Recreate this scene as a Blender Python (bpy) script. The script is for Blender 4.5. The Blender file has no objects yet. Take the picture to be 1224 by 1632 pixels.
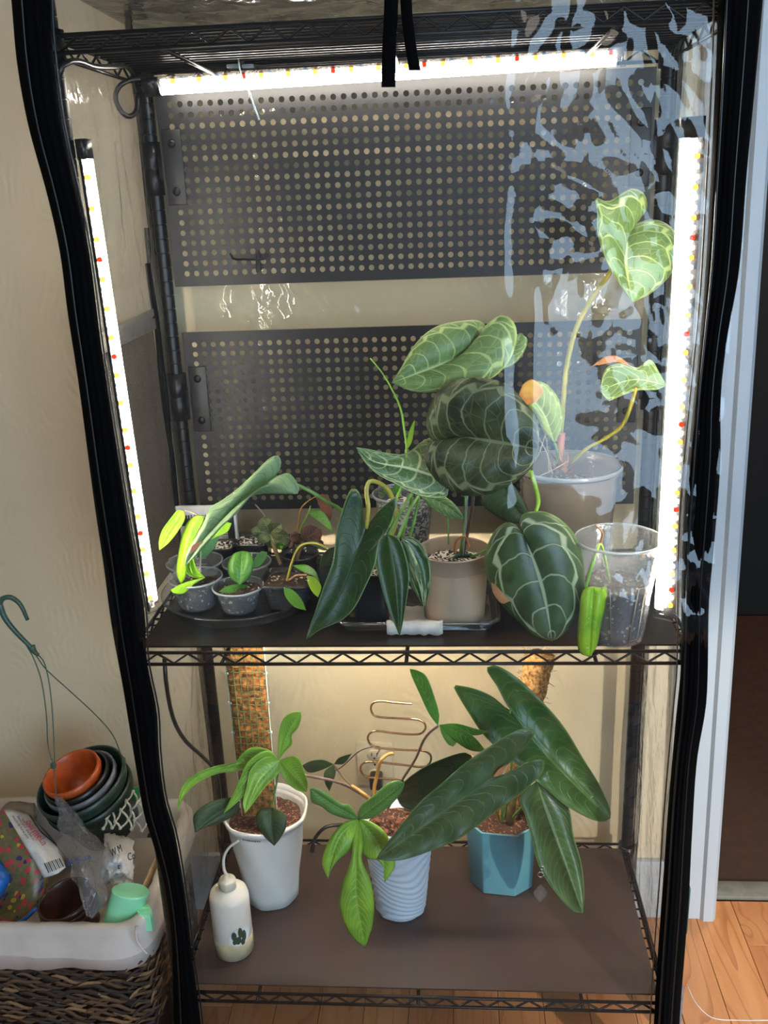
import bpy, bmesh, math, random
from math import sin, cos, pi, radians, sqrt
from mathutils import Vector as V, Matrix, noise
random.seed(7)
scn = bpy.context.scene; COL = scn.collection
# ------------------------------------------------------------------ camera
CX, CY, CZ, YAW, PIT, ROL, F = 0.083, -1.351, 1.649, -.0804, -.3283, -.0404, 1506.
cd = V((sin(YAW)*cos(PIT), cos(YAW)*cos(PIT), sin(PIT)))
cr = V((cos(YAW), -sin(YAW), 0)); cu = cr.cross(cd)
CR = cr*cos(ROL)+cu*sin(ROL); CU = -cr*sin(ROL)+cu*cos(ROL); CC = V((CX, CY, CZ))
cam = bpy.data.objects.new('camera', bpy.data.cameras.new('camera')); COL.objects.link(cam)
cam.matrix_world = Matrix(((CR.x, CU.x, -cd.x, CX), (CR.y, CU.y, -cd.y, CY), (CR.z, CU.z, -cd.z, CZ), (0, 0, 0, 1)))
cam.data.sensor_fit = 'VERTICAL'; cam.data.sensor_height = 36; cam.data.sensor_width = 27
cam.data.lens = F/1632*36; cam.data.clip_start = .02
scn.camera = cam
# ------------------------------------------------------------------ world, lights, exposure
wd = bpy.data.worlds.new('room_light'); scn.world = wd; wd.use_nodes = True
wd.node_tree.nodes['Background'].inputs[0].default_value = (.80, .86, 1, 1)
wd.node_tree.nodes['Background'].inputs[1].default_value = .05
def area(name, loc, target, sx, sy, power, col, spread=180):
    l = bpy.data.lights.new(name, 'AREA'); l.shape = 'RECTANGLE'; l.size = sx; l.size_y = sy
    l.energy = power; l.color = col; l.spread = radians(spread)
    o = bpy.data.objects.new(name, l); COL.objects.link(o); o.location = loc
    o.rotation_euler = (V(target)-V(loc)).to_track_quat('-Z', 'Y').to_euler(); return o
area('window_daylight', (2.1, -3.6, 1.48), (.5, 0, 1.35), 2.3, 2.3, 82, (.52, .75, 1))
area('room_fill', (-.3, -3.0, 3.9), (0, .3, .9), 2.6, 1.2, 22, (1, .90, .78))  # unseen fill lamp set clear of the vinyl reflections, brightens the left wall
area('hall_fill', (1.5, 1.3, 2.4), (1.3, 1.2, 0), .5, .5, 14, (1, .85, .7))  # lamp added to brighten the hall floor, no fixture belongs to it
sl = bpy.data.lights.new('sunbeam', 'SPOT'); sl.energy = 520; sl.color = (1, .93, .82); sl.spot_size = radians(13.5); sl.spot_blend = .6; sl.shadow_soft_size = .05
so = bpy.data.objects.new('sunbeam', sl); COL.objects.link(so); so.location = (2.6, -3.8, 2.6)
so.rotation_euler = (V((.74, .1, .45))-so.location).to_track_quat('-Z', 'Y').to_euler()
scn.view_settings.view_transform = 'Standard'; scn.view_settings.look = 'None'
scn.view_settings.gamma = 1; scn.view_settings.use_curve_mapping = False; scn.view_settings.exposure = 1.0
cy = scn.cycles; cy.transparent_max_bounces = 24; cy.max_bounces = 7; cy.diffuse_bounces = 3; cy.glossy_bounces = 3
cy.transmission_bounces = 4; cy.sample_clamp_indirect = 3; cy.caustics_reflective = False; cy.caustics_refractive = False
cy.use_denoising = True

# ------------------------------------------------------------------ picking points
def ray(x, y): return cd+CR*((x-612)/F)-CU*((y-816)/F)
def W(x, y, Y): v = ray(x, y); return CC+v*((Y-CY)/v.y)
def Z(x, y, z): v = ray(x, y); return CC+v*((z-CZ)/v.z)
def dep(p): return (V(p)-CC).dot(cd)
MID, BOT, TOP = .955, .25, 1.858     # mat surfaces and top shelf
HW, DD = .45, .424
# ------------------------------------------------------------------ materials
def lin(h):
    h = h.lstrip('#'); c = [int(h[i:i+2], 16)/255 for i in (0, 2, 4)]
    return tuple((a/12.92 if a <= .04045 else ((a+.055)/1.055)**2.4) for a in c)+(1,)
class N:
    def __init__(s, name):
        s.m = bpy.data.materials.new(name); s.m.use_nodes = True; s.t = s.m.node_tree
        s.t.nodes.clear(); s.out = s.t.nodes.new('ShaderNodeOutputMaterial')
    def n(s, ty, **kw):
        o = s.t.nodes.new('ShaderNode'+ty)
        for k, v in kw.items(): setattr(o, k, v)
        return o
    def put(s, sock, v):
        if isinstance(v, bpy.types.NodeSocket): s.t.links.new(v, sock)
        elif v is not None: sock.default_value = v
    def M(s, op, a, b=None, c=None):
        o = s.n('Math', operation=op); s.put(o.inputs[0], a); s.put(o.inputs[1], b); s.put(o.inputs[2], c); return o.outputs[0]
    def mix(s, f, a, b):
        o = s.n('Mix', data_type='RGBA'); s.put(o.inputs[0], f); s.put(o.inputs[6], a); s.put(o.inputs[7], b); return o.outputs[2]
    def coord(s, k='Object', sc=None):
        c = s.n('TexCoord').outputs[k]
        if sc:
            m = s.n('Mapping'); s.t.links.new(c, m.inputs[0]); m.inputs['Scale'].default_value = sc; c = m.outputs[0]
        return c
    def noise(s, co, scale, detail=3, rough=.5, dist=0):
        o = s.n('TexNoise'); s.put(o.inputs['Vector'], co); o.inputs['Scale'].default_value = scale
        o.inputs['Detail'].default_value = detail; o.inputs['Roughness'].default_value = rough; o.inputs['Distortion'].default_value = dist
        return o.outputs[0]
    def ramp(s, f, a, b):   # smooth 0..1 between a and b
        o = s.n('MapRange', interpolation_type='SMOOTHSTEP'); s.put(o.inputs[0], f)
        o.inputs[1].default_value = a; o.inputs[2].default_value = b; return o.outputs[0]
    def bump(s, h, st, dist=.001):
        o = s.n('Bump'); s.put(o.inputs['Height'], h); o.inputs['Strength'].default_value = st; o.inputs['Distance'].default_value = dist; return o.outputs[0]
    def pr(s, col, rough=.5, metal=0, nrm=None, **kw):
        o = s.n('BsdfPrincipled'); s.put(o.inputs['Base Color'], col); s.put(o.inputs['Roughness'], rough); s.put(o.inputs['Metallic'], metal)
        if nrm: s.put(o.inputs['Normal'], nrm)
        for k, v in kw.items(): s.put(o.inputs[k.replace('_', ' ')], v)
        return o.outputs[0]
    def done(s, sh): s.t.links.new(sh, s.out.inputs[0]); return s.m
def plain(name, col, rough=.5, metal=0, var=.12, scale=40, bump=.15, col2=None, **kw):
    g = N(name); c = lin(col); nz = g.noise(g.coord(), scale)
    d = lin(col2) if col2 else tuple(x*(1-var*2) for x in c[:3])+(1,)
    return g.done(g.pr(g.mix(g.ramp(nz, .3, .7), c, d), rough, metal, g.bump(nz, bump), **kw))
def clear(name, tint='#ffffff', gloss=.05, haze=.06, hazecol='#dfe4e8', rough=.05, bump=0, bscale=60, ior=1.45):
    g = N(name); tr = g.n('BsdfTransparent'); tr.inputs[0].default_value = lin(tint)
    gl = g.n('BsdfGlossy'); gl.inputs['Roughness'].default_value = rough
    d1 = g.n('BsdfDiffuse'); d1.inputs[0].default_value = lin(hazecol); d2 = g.n('BsdfTranslucent'); d2.inputs[0].default_value = lin(hazecol)
    df = g.n('MixShader'); df.inputs[0].default_value = .5; g.t.links.new(d1.outputs[0], df.inputs[1]); g.t.links.new(d2.outputs[0], df.inputs[2])
    fr = g.n('Fresnel'); g.put(fr.inputs[0], g.M('MULTIPLY_ADD', g.n('NewGeometry').outputs['Backfacing'], 1/ior-ior, ior))
    nz = g.noise(g.coord(), bscale, 2, .5, .5)
    if bump:
        b = g.bump(nz, bump, .004); g.t.links.new(b, gl.inputs['Normal']); g.t.links.new(b, fr.inputs['Normal'])
    a = g.n('MixShader'); a.inputs[0].default_value = haze; g.t.links.new(tr.outputs[0], a.inputs[1]); g.t.links.new(df.outputs[0], a.inputs[2])
    m = g.n('MixShader'); g.put(m.inputs[0], g.M('ADD', fr.outputs[0], gloss)); g.t.links.new(a.outputs[0], m.inputs[1]); g.t.links.new(gl.outputs[0], m.inputs[2])
    return g.done(m.outputs[0])
def emit(name, col, st):
    g = N(name); e = g.n('Emission'); e.inputs[0].default_value = lin(col); e.inputs[1].default_value = st; return g.done(e.outputs[0])
def soil_mat(name, dark, mid, perl, amt=.58):
    g = N(name); c = g.coord(); vo = g.n('TexVoronoi'); g.put(vo.inputs['Vector'], c); vo.inputs['Scale'].default_value = 260
    r = g.n('SeparateColor'); g.t.links.new(vo.outputs['Color'], r.inputs[0])
    k = g.mix(g.noise(c, 120, 4), lin(dark), lin(mid)); f = g.M('GREATER_THAN', r.outputs[0], amt)
    return g.done(g.pr(g.mix(f, k, lin(perl)), .9, 0, g.bump(vo.outputs['Distance'], .8, .002)))
def leafmat(name, base, dark, vein, nlat=7, vw=.03, lw=.10, slope=.25, coll=0, rough=.38, dm=.5, ret=0, edge=None, pale=None, spots=0):
    """uv.x runs base to tip, uv.y across: veins are the leaf's own colouring"""
    g = N(name); uv = g.n('SeparateXYZ'); g.put(uv.inputs[0], g.coord('UV')); t = uv.outputs[0]
    s = g.M('ABSOLUTE', g.M('MULTIPLY_ADD', uv.outputs[1], 2, -1))
    nz = g.noise(g.coord('Object'), 25, 3); n2 = g.noise(g.coord('Object'), 140, 2)
    w1 = g.M('MULTIPLY_ADD', t, -vw*.6, vw); md = g.M('SUBTRACT', 1, g.ramp(g.M('SUBTRACT', s, w1), 0, .02))
    q = g.M('MULTIPLY', g.M('ADD', g.M('SUBTRACT', t, g.M('MULTIPLY', g.M('MULTIPLY', s, s), slope)), g.M('MULTIPLY', g.M('SUBTRACT', nz, .5), .10)), nlat)
    tri = g.M('ABSOLUTE', g.M('SUBTRACT', g.M('FRACT', g.M('ADD', q, 50.5)), .5))
    lat = g.M('SUBTRACT', 1, g.ramp(tri, lw*.25, lw))
    v = g.M('MAXIMUM', md, g.M('MULTIPLY', lat, g.M('SUBTRACT', 1, g.M('MULTIPLY', s, .35))) if dm > 0 else md)
    if coll: 
        cw = g.M('ABSOLUTE', g.M('SUBTRACT', g.M('ADD', s, g.M('MULTIPLY', g.M('SUBTRACT', tri, .25), -.22)), coll)); v = g.M('MAXIMUM', v, g.M('SUBTRACT', 1, g.ramp(cw, .015, .05)))
    if ret:
        vo = g.n('TexVoronoi', feature='DISTANCE_TO_EDGE'); g.put(vo.inputs['Vector'], g.coord('UV', (9, 5, 1))); vo.inputs['Scale'].default_value = 1.6
        v = g.M('MAXIMUM', v, g.M('MULTIPLY', g.M('SUBTRACT', 1, g.ramp(vo.outputs[0], .01, .06)), ret))
    body = g.mix(g.ramp(nz, .35, .65), lin(base), lin(dark))
    body = g.mix(g.M('MULTIPLY', g.ramp(tri, .5, 0), .35), body, lin(base))
    if pale:
        body = g.mix(g.M('MULTIPLY', g.ramp(g.noise(g.coord('UV', (3, 9, 1)), 1, 2), .52, .6), 1), body, lin(pale))
    mult = g.M('MULTIPLY', v, dm if dm > 0 else .5)
    c = g.mix(mult, body, lin(vein))
    if edge: c = g.mix(g.ramp(s, .955, .98), c, lin(edge))
    if spots: c = g.mix(g.M('GREATER_THAN', n2, .72), c, (.8, .85, .7, 1))
    h = g.M('ADD', g.M('MULTIPLY', v, -1), g.M('MULTIPLY', n2, .3))
    b = g.n('BsdfPrincipled'); sh = g.pr(c, rough, 0, g.bump(h, .45, .002))
    tl = g.n('BsdfTranslucent'); g.t.links.new(g.mix(.4, c, lin(base)), tl.inputs[0])
    m = g.n('MixShader'); m.inputs[0].default_value = .22; g.t.links.new(sh, m.inputs[1]); g.t.links.new(tl.outputs[0], m.inputs[2])
    return g.done(m.outputs[0])
# ------------------------------------------------------------------ objects
def link(name, me, mat, parent=None, kind=None):
    o = bpy.data.objects.new(name, me); COL.objects.link(o)
    if mat is not None and not me.materials:
        for k in (mat if isinstance(mat, (list, tuple)) else [mat]): me.materials.append(k)
    if parent: o.parent = parent; o.matrix_parent_inverse = Matrix.Translation(parent.location).inverted() if parent.parent is None else o.matrix_parent_inverse
    if kind: o['kind'] = kind
    return o
def tag(o, label=None, cat=None, group=None, kind=None):
    if label: o['label'] = label
    if cat: o['category'] = cat
    if group: o['group'] = group
    if kind: o['kind'] = kind
    return o
def thing(name, loc, label, cat, group=None):
    o = bpy.data.objects.new(name, None); COL.objects.link(o); o.location = loc; o.empty_display_size = .02
    return tag(o, label, cat, group)
def mesh(name, bm, mat, parent=None, smooth=True, kind=None, solid=0, off=0):
    me = bpy.data.meshes.new(name); bmesh.ops.recalc_face_normals(bm, faces=bm.faces) if not solid else None
    bm.to_mesh(me); bm.free()
    if smooth:
        me.polygons.foreach_set('use_smooth', [True]*len(me.polygons))
        if smooth == 'a': me.set_sharp_from_angle(angle=radians(35))
    o = link(name, me, mat, parent, kind)
    if solid:
        md = o.modifiers.new('thickness', 'SOLIDIFY'); md.thickness = solid; md.offset = off
    return o
def box(bm, c, s, rot=None, bev=0):
    r = bmesh.ops.create_cube(bm, size=1); vs = r['verts']
    for v in vs: v.co = V((v.co.x*s[0], v.co.y*s[1], v.co.z*s[2]))
    if bev: 
        es = list({e for v in vs for e in v.link_edges}); r = bmesh.ops.bevel(bm, geom=es, offset=bev, segments=2, affect='EDGES', profile=.5)
        vs = list({v for f in r['faces'] for v in f.verts} | {v for v in vs if v.is_valid})
    for v in vs: v.co = (rot @ v.co if rot else v.co)+V(c)
    return vs
def boxo(name, c, s, mat, parent=None, bev=0, rot=None, kind=None):
    bm = bmesh.new(); box(bm, c, s, rot, bev); return mesh(name, bm, mat, parent, smooth='a' if bev else False, kind=kind)
def catmull(P, n):
    P = [V(p) for p in P]
    if len(P) == 2: return [P[0].lerp(P[1], i/n) for i in range(n+1)]
    D = [0]
    for a, b in zip(P, P[1:]): D.append(D[-1]+max((b-a).length, 1e-9))
    out = []; k = 0
    for i in range(n+1):
        d = D[-1]*i/n
        while k < len(P)-2 and d > D[k+1]: k += 1
        u = (d-D[k])/(D[k+1]-D[k]); a, b = P[k], P[k+1]
        m0 = (b-P[k-1])/(D[k+1]-D[k-1])*(D[k+1]-D[k]) if k else (b-a)
        m1 = (P[k+2]-a)/(D[k+2]-D[k])*(D[k+1]-D[k]) if k+2 < len(P) else (b-a)
        out.append(a*(2*u**3-3*u*u+1)+m0*(u**3-2*u*u+u)+b*(-2*u**3+3*u*u)+m1*(u**3-u*u))
    return out
def tube_bm(bm, pts, r, seg=8, r2=None, n=None, cap=True):
    if n: pts = catmull(pts, n)
    pts = [V(p) for p in pts]; rings = []; L = len(pts); prev = None
    for i, p in enumerate(pts):
        d = (pts[min(i+1, L-1)]-pts[max(i-1, 0)]).normalized()
        if prev is None: a = d.orthogonal().normalized()
        else: a = (prev-d*prev.dot(d)).normalized()
        prev = a; b = d.cross(a); rr = (r+(r2-r)*i/(L-1)) if r2 is not None else r
        rings.append([bm.verts.new(p+(a*cos(2*pi*k/seg)+b*sin(2*pi*k/seg))*rr) for k in range(seg)])
    for A, B in zip(rings, rings[1:]):
        for k in range(seg): bm.faces.new((A[k], A[(k+1) % seg], B[(k+1) % seg], B[k]))
    if cap: bm.faces.new(rings[0][::-1]); bm.faces.new(rings[-1])
def tube(name, pts, r, mat, parent=None, seg=8, r2=None, n=None):
    bm = bmesh.new(); tube_bm(bm, pts, r, seg, r2, n); return mesh(name, bm, mat, parent)
def ptube(name, pts, r, mat, parent=None, r2=None, n=20, seg=8):  # points (px,py,depth)
    return tube(name, [W(*p) for p in pts], r, mat, parent, seg, r2, n)
def lathe(bm, prof, seg=32, c=(0, 0, 0), fn=None, close=False):
    """prof [(r,z)], fn(r,z,a)->(r,z)"""
    rings = []
    for r, z in prof:
        ring = []
        for k in range(seg):
            a = 2*pi*k/seg; rr, zz = fn(r, z, a) if fn else (r, z)
            ring.append(bm.verts.new((c[0]+rr*cos(a), c[1]+rr*sin(a), c[2]+zz)))
        rings.append(ring)
    if close: rings.append(rings[0])
    for A, B in zip(rings, rings[1:]):
        for k in range(seg): bm.faces.new((A[k], A[(k+1) % seg], B[(k+1) % seg], B[k]))
    if not close:
        if prof[0][0] > 1e-4: bm.faces.new(rings[0][::-1])
        if prof[-1][0] > 1e-4: bm.faces.new(rings[-1])
LEAFTH = .0006
def leaf_bm(bm, mid, L, R, n=22, m=7, cup=.0, dL=0., dR=0., wav=.0, seed=0):
    """mid: (px,py,depth) base to tip; L,R: outline pixels between base and tip; dL,dR push the two margins back or forward"""
    uvl = bm.loops.layers.uv.verify()
    mid = [V(p) for p in mid]
    mp = catmull(mid, n); b0, tp = mid[0], mid[-1]
    def outl(O):
        return catmull([V((b0.x, b0.y, 0))]+[V((x, y, 0)) for x, y in O]+[V((tp.x, tp.y, 0))], n)
    oL, oR = outl(L), outl(R); grid = []
    for i in range(n+1):
        row = []; t = i/n; env = sin(pi*min(1, t*1.02))**.7 if 0 < t < 1 else 0
        for j in range(-m, m+1):
            s = abs(j)/m; o = (oL if j < 0 else oR)[i]; dd = dL if j < 0 else dR
            x = mp[i].x+(o.x-mp[i].x)*s; y = mp[i].y+(o.y-mp[i].y)*s
            nn = noise.noise(V((x*.035+seed, y*.035, seed*.7)))
            Y = mp[i].z+env*(dd*s+cup*s*(1-s)*4+wav*nn*(.3+.7*s))
            row.append((bm.verts.new(W(x, y, Y)), (t, .5+.5*j/m)))
        grid.append(row)
    for A, B in zip(grid, grid[1:]):
        for j in range(2*m):
            q = (A[j], A[j+1], B[j+1], B[j])
            try: f = bm.faces.new([v for v, _ in q])
            except ValueError: continue
            for lp, (_, u) in zip(f.loops, q): lp[uvl].uv = u
def leaf(name, mat, parent, lobes, label=None, **kw):
    bm = bmesh.new()
    for lb in lobes: leaf_bm(bm, *lb[:3], **{**kw, **(lb[3] if len(lb) > 3 else {})})
    bmesh.ops.remove_doubles(bm, verts=bm.verts, dist=1e-5)
    o = mesh(name, bm, mat, parent, solid=LEAFTH)
    if label: o['label'] = label
    return o
def potgeo(tx, ty, wt, bx, by, wb, zb, zoff=0):
    p = Z(bx, by, zb); rb = wb/2*dep(p)/F; c = V((p.x, p.y+rb, zb)); t = W(tx, ty, c.y)
    for _ in range(3): rt = wt/2*dep(t)/F
    c.x = (p.x+t.x)/2
    return c, rb, rt, t.z-zb
def pot(name, g, mat, label, cat='pot', lip=.006, th=.002, soil=None, sl=.82, shape=None, seg=40, rib=0, group=None, collar=.0):
    c, rb, rt, h = g; o = thing(name, c, label, cat, group); bm = bmesh.new()
    r_at = lambda z: rb+(rt-lip*.5-rb)*z/h
    out = [(rb*.9, 0), (rb, .002)]+[(r_at(h*k/8), h*k/8) for k in range(1, 8)]
    if collar: out = [p for p in out if p[1] < h-collar]+[(r_at(h-collar), h-collar), (r_at(h-collar)+.0025, h-collar+.002)]
    out += [(r_at(h-lip), h-lip), (rt, h-lip*.9), (rt+.0008, h-lip*.4), (rt, h), (rt-th, h), (rt-th-.001, h-lip)]
    out += [(r_at(h*k/8)-th, h*k/8) for k in range(7, 0, -1)]+[(rb-th, .003)]
    lathe(bm, out, seg, c, shape); mesh('pot_wall', bm, mat, o)
    if mat.name.startswith(('clear_cup', 'cloudy')):
        bm = bmesh.new(); lathe(bm, [(rt+.0016, h-lip*.8), (rt+.0020, h-lip*.2), (rt+.0012, h+.0008), (rt-th*.6, h+.0008), (rt-th*.4, h-lip*.3)], seg, c, shape, close=True); mesh('rim', bm, RIMM, o)
    if soil:
        hz = h*sl; bm = bmesh.new(); rr = r_at(hz)-th-.0006; prof = [(max(r_at(hz*k/4)-th-.0006, .002), max(.004, hz*k/4)) for k in range(0, 5)]
        lathe(bm, prof+[(rr*k/6, hz+.002+.002*cos(k)) for k in range(5, 0, -1)]+[(.0005, hz+.004)], seg, c, shape)
        for v in bm.verts:
            if v.co.z > c.z+hz-.001: v.co.z += .004*noise.noise(v.co*90)
        mesh('soil', bm, soil, o)
    return o
def rsq(pw=6):   # rounded square cross section
    def f(r, z, a):
        k = (abs(cos(a+.0))**pw+abs(sin(a+.0))**pw)**(-1/pw); return r*k*.93, z
    return f
# ------------------------------------------------------------------ shared materials
BLKM = plain('black_metal', '#1b1b1d', .35, .6, bump=.05)
BLKP = plain('black_plastic', '#141416', .35)
BAND = plain('black_nylon_binding', '#060607', .9, 0, bump=.1, scale=160, Specular_IOR_Level=.05)
BAND.node_tree.nodes
VINYL = clear('clear_vinyl', '#fcfcfb', .0, .008, '#d8dcdf', .025, 0, 45)
VINYL_SIDE = clear('clear_vinyl_creased', '#f6f3ee', .0, .22, '#d9d0c0', .08, .9, 22, ior=1.25)
VINYL_BACK = clear('clear_vinyl_back', '#fafaf6', .0, .02, '#d8dcdf', .04, 1.0, 24)
CLR = clear('clear_cup_plastic', '#f2f4f4', .02, .13, '#e6ebee', .08, .2, 90)
CLR2 = clear('thin_clear_tray_plastic', '#f6f7f7', .03, .015, '#e6ebee', .06, .2, 90)
RIMM = clear('milky_rim_plastic', '#eef1f2', .05, .5, '#e9edf0', .1)
SOIL = soil_mat('potting_mix', '#1a100a', '#45301f', '#b8ac98', .94)
SOILP = soil_mat('perlite_mix', '#1d130d', '#3a2a20', '#d8d0c2', .55)
BARK = soil_mat('bark_mix', '#24140c', '#5a3626', '#8a5f48', .82)
WHT = plain('white_paint', '#a9b0b5', .45, bump=.03, var=.02, scale=8)
# ------------------------------------------------------------------ ROOM
def wallmat():
    g = N('cream_trowelled_plaster'); c = g.coord(); w = g.n('TexWave', wave_type='RINGS'); mp = g.n('Mapping'); g.put(mp.inputs[0], c)
    vo = g.n('TexVoronoi'); g.put(vo.inputs['Vector'], c); vo.inputs['Scale'].default_value = 4
    sub = g.n('VectorMath', operation='SUBTRACT'); g.put(sub.inputs[0], c); g.put(sub.inputs[1], vo.outputs['Position'])
    # ring strokes around each voronoi centre, like trowel swirls
    ln = g.n('VectorMath', operation='LENGTH'); sc = g.n('VectorMath', operation='MULTIPLY'); g.put(sc.inputs[0], sub.outputs[0]); sc.inputs[1].default_value = (1, 0, .6); g.put(ln.inputs[0], sc.outputs[0])
    st = g.M('SINE', g.M('ADD', g.M('MULTIPLY', ln.outputs['Value'], 420), g.M('MULTIPLY', g.noise(c, 7, 3), 26)))
    h = g.M('ADD', g.M('MULTIPLY', g.M('MULTIPLY', st, g.ramp(g.noise(c, 9, 3), .45, .65)), .28), g.noise(c, 30, 4))
    col = g.mix(g.ramp(g.noise(c, 3, 4), .3, .7), lin('#d2c3a6'), lin('#c8b89a'))
    return g.done(g.pr(col, .6, 0, g.bump(h, .3, .004)))
WALLM = wallmat()
WY = .50
boxo('wall_back', (-1.17, WY+.05, 1.3), (3.5, .1, 2.6), WALLM, kind='structure')
boxo('wall_side', (-2.95, -.6, 1.3), (.1, 2.3, 2.6), WALLM, kind='structure')
# casing of the doorway: slightly out of plumb, moulded in steps
def casing():
    steps = [(.552, .012), (.556, .020), (.585, .020), (.590, .013), (.640, .013), (.646, .022), (.668, .022), (.676, .012)]
    bm = bmesh.new(); lean = -.030
    for (x0, d0), (x1, d1) in zip(steps, steps[1:]):
        a = []
        for z in (0, 2.6):
            o = lean*z/1.8
            a.append([(x0+o, WY-d0-.002, z), (x1+o, WY-d1-.002, z), (x1+o, WY+.1, z), (x0+o, WY+.1, z)])
        vs = [bm.verts.new(p) for r in a for p in r]
        for q in ((0, 1, 5, 4), (1, 2, 6, 5), (2, 3, 7, 6), (3, 0, 4, 7), (3, 2, 1, 0), (4, 5, 6, 7)): bm.faces.new([vs[k] for k in q])
    return bm
tag(mesh('trim_1', casing(), WHT, smooth=False), 'white moulded door casing right of the tent', kind='structure')
boxo('baseboard_back', (-.8, WY-.008, .08), (2.7, .016, .16), WHT, bev=.003, kind='structure')
boxo('trim_2', (1.15, WY+.075, .006), (1.02, .055, .012), plain('greyed_threshold', '#77766c', .6), bev=.003, kind='structure')
boxo('wall_hall', (1.3, 2.2, 1.3), (2.6, .1, 2.6), plain('hall_wall_shade', '#0a0807', .9), kind='structure')  # darkness of the unlit hall put into a near-black wall colour
boxo('wall_hall_side', (2.0, 1.3, 1.3), (.1, 1.9, 2.6), plain('hall_side_shade', '#0c0a08', .9), kind='structure')  # side wall coloured near black for the same hall darkness
def woodmat(name, a, b, c3):
    g = N(name); c = g.coord(); info = g.n('ObjectInfo'); add = g.n('VectorMath', operation='ADD'); g.put(add.inputs[0], c)
    cmb = g.n('CombineXYZ'); g.put(cmb.inputs[0], g.M('MULTIPLY', info.outputs['Random'], 9)); g.put(cmb.inputs[1], g.M('MULTIPLY', info.outputs['Random'], 5)); g.put(add.inputs[1], cmb.outputs[0])
    mp = g.n('Mapping'); g.put(mp.inputs[0], add.outputs[0]); mp.inputs['Scale'].default_value = (22, 2.2, 1)
    nz = g.noise(mp.outputs[0], 1, 5, .6, .8)
    mp2 = g.n('Mapping'); g.put(mp2.inputs[0], add.outputs[0]); mp2.inputs['Scale'].default_value = (7, .8, 1)
    rg = g.M('FRACT', g.M('MULTIPLY', g.noise(mp2.outputs[0], 1, 2), 11)); f = g.ramp(rg, .75, 1)
    k = g.mix(g.ramp(nz, .3, .7), lin(a), lin(b)); k = g.mix(g.M('MULTIPLY', f, .55), k, lin(c3))
    k = g.mix(g.M('MULTIPLY', info.outputs['Random'], .45), k, lin(c3))
    return g.done(g.pr(k, .33, 0, g.bump(nz, .05)))
WOOD = woodmat('cherry_laminate', '#c98f5e', '#ba7c4b', '#925430'); WOODH = woodmat('dark_hall_boards', '#a0623f', '#7c4a2c', '#562c1a')
fl = boxo('floor', (-.3, -1.1, -.02), (5.4, 6.9, .03), plain('laminate_underlay', '#3a2213', .6), kind='structure')
def plank_mesh(w, l):
    bm = bmesh.new(); box(bm, (0, 0, 0), (w-.0012, l-.0012, .006), bev=.0008); me = bpy.data.meshes.new('plank'); bm.to_mesh(me); bm.free(); return me
pm = plank_mesh(.095, .62); pm.materials.append(WOOD)
for i in range(32):
    for j in range(4):
        x = -1.6+i*.095; y = -1.0+j*.62+(i*.41 % 1)*.62-.3
        y0_, y1_ = y-.31, min(y+.31, .545)
        if y1_-y0_ < .03: continue
        o = link('plank', pm, None, fl); o.location = (x, (y0_+y1_)/2, -.003); o.scale.y = (y1_-y0_)/.62
# planks parented to the floor object at the origin
hf = boxo('floor_hall', (1.3, 1.45, -.03), (2.0, 1.7, .03), plain('hall_underlay', '#1c100a', .7), kind='structure')
hm = plank_mesh(.9, .13); hm.materials.append(WOODH)
for j in range(10):
    for i in range(2):
        o = link('plank', hm, None, hf); o.location = (.75+i*.9+(j % 3)*.2, .67+j*.13, -.012)
# outlet on the wall
pc = (W(560, 1176, WY)+W(635, 1255, WY))/2
o = thing('wall_outlet', (pc.x, WY-.003, pc.z), 'cream duplex wall outlet behind the copper wire trellis', 'outlet')
OUTM = plain('cream_outlet_plastic', '#cfc2a6', .4)
boxo('cover_plate', (pc.x, WY-.003, pc.z), (.082, .006, .115), OUTM, o, bev=.002)
for dz in (.026, -.026):
    bm = bmesh.new(); lathe(bm, [(.017, 0), (.017, .003), (.015, .004)], 24)
    for v in bm.verts: v.co = V((v.co.x, -v.co.z, v.co.y*.85))+V((pc.x, WY-.006, pc.z+dz))
    s = mesh('socket', bm, OUTM, o)
    for dx, dd in ((-.006, .0), (.006, 0)): boxo('slot', (pc.x+dx, WY-.0104, pc.z+dz+.003), (.002, .001, .008), BLKP, s)
    boxo('slot', (pc.x, WY-.0104, pc.z+dz-.007), (.004, .001, .004), BLKP, s)
boxo('screw', (pc.x, WY-.0065, pc.z), (.005, .002, .005), BLKM, o, bev=.0008)
p = thing('power_plug', (pc.x+.004, WY-.03, pc.z-.03), 'black power plug and cord in the lower socket of the wall outlet', 'plug')
boxo('plug_body', (pc.x+.004, WY-.028, pc.z-.028), (.030, .034, .034), BLKP, p, bev=.006)
ptube('cord', [(596, 1262, WY-.04), (590, 1290, WY-.05), (560, 1312, .42), (520, 1318, .40), (501, 1338, .39), (497, 1358, .38)], .004, BLKP, p)
ptube('cord', [(600, 1205, WY-.012), (604, 1190, .45), (575, 1196, .44), (545, 1222, .43), (522, 1235, .43)], .0012, BLKP, p)['label'] = 'thin wire from the upper socket'
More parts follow.
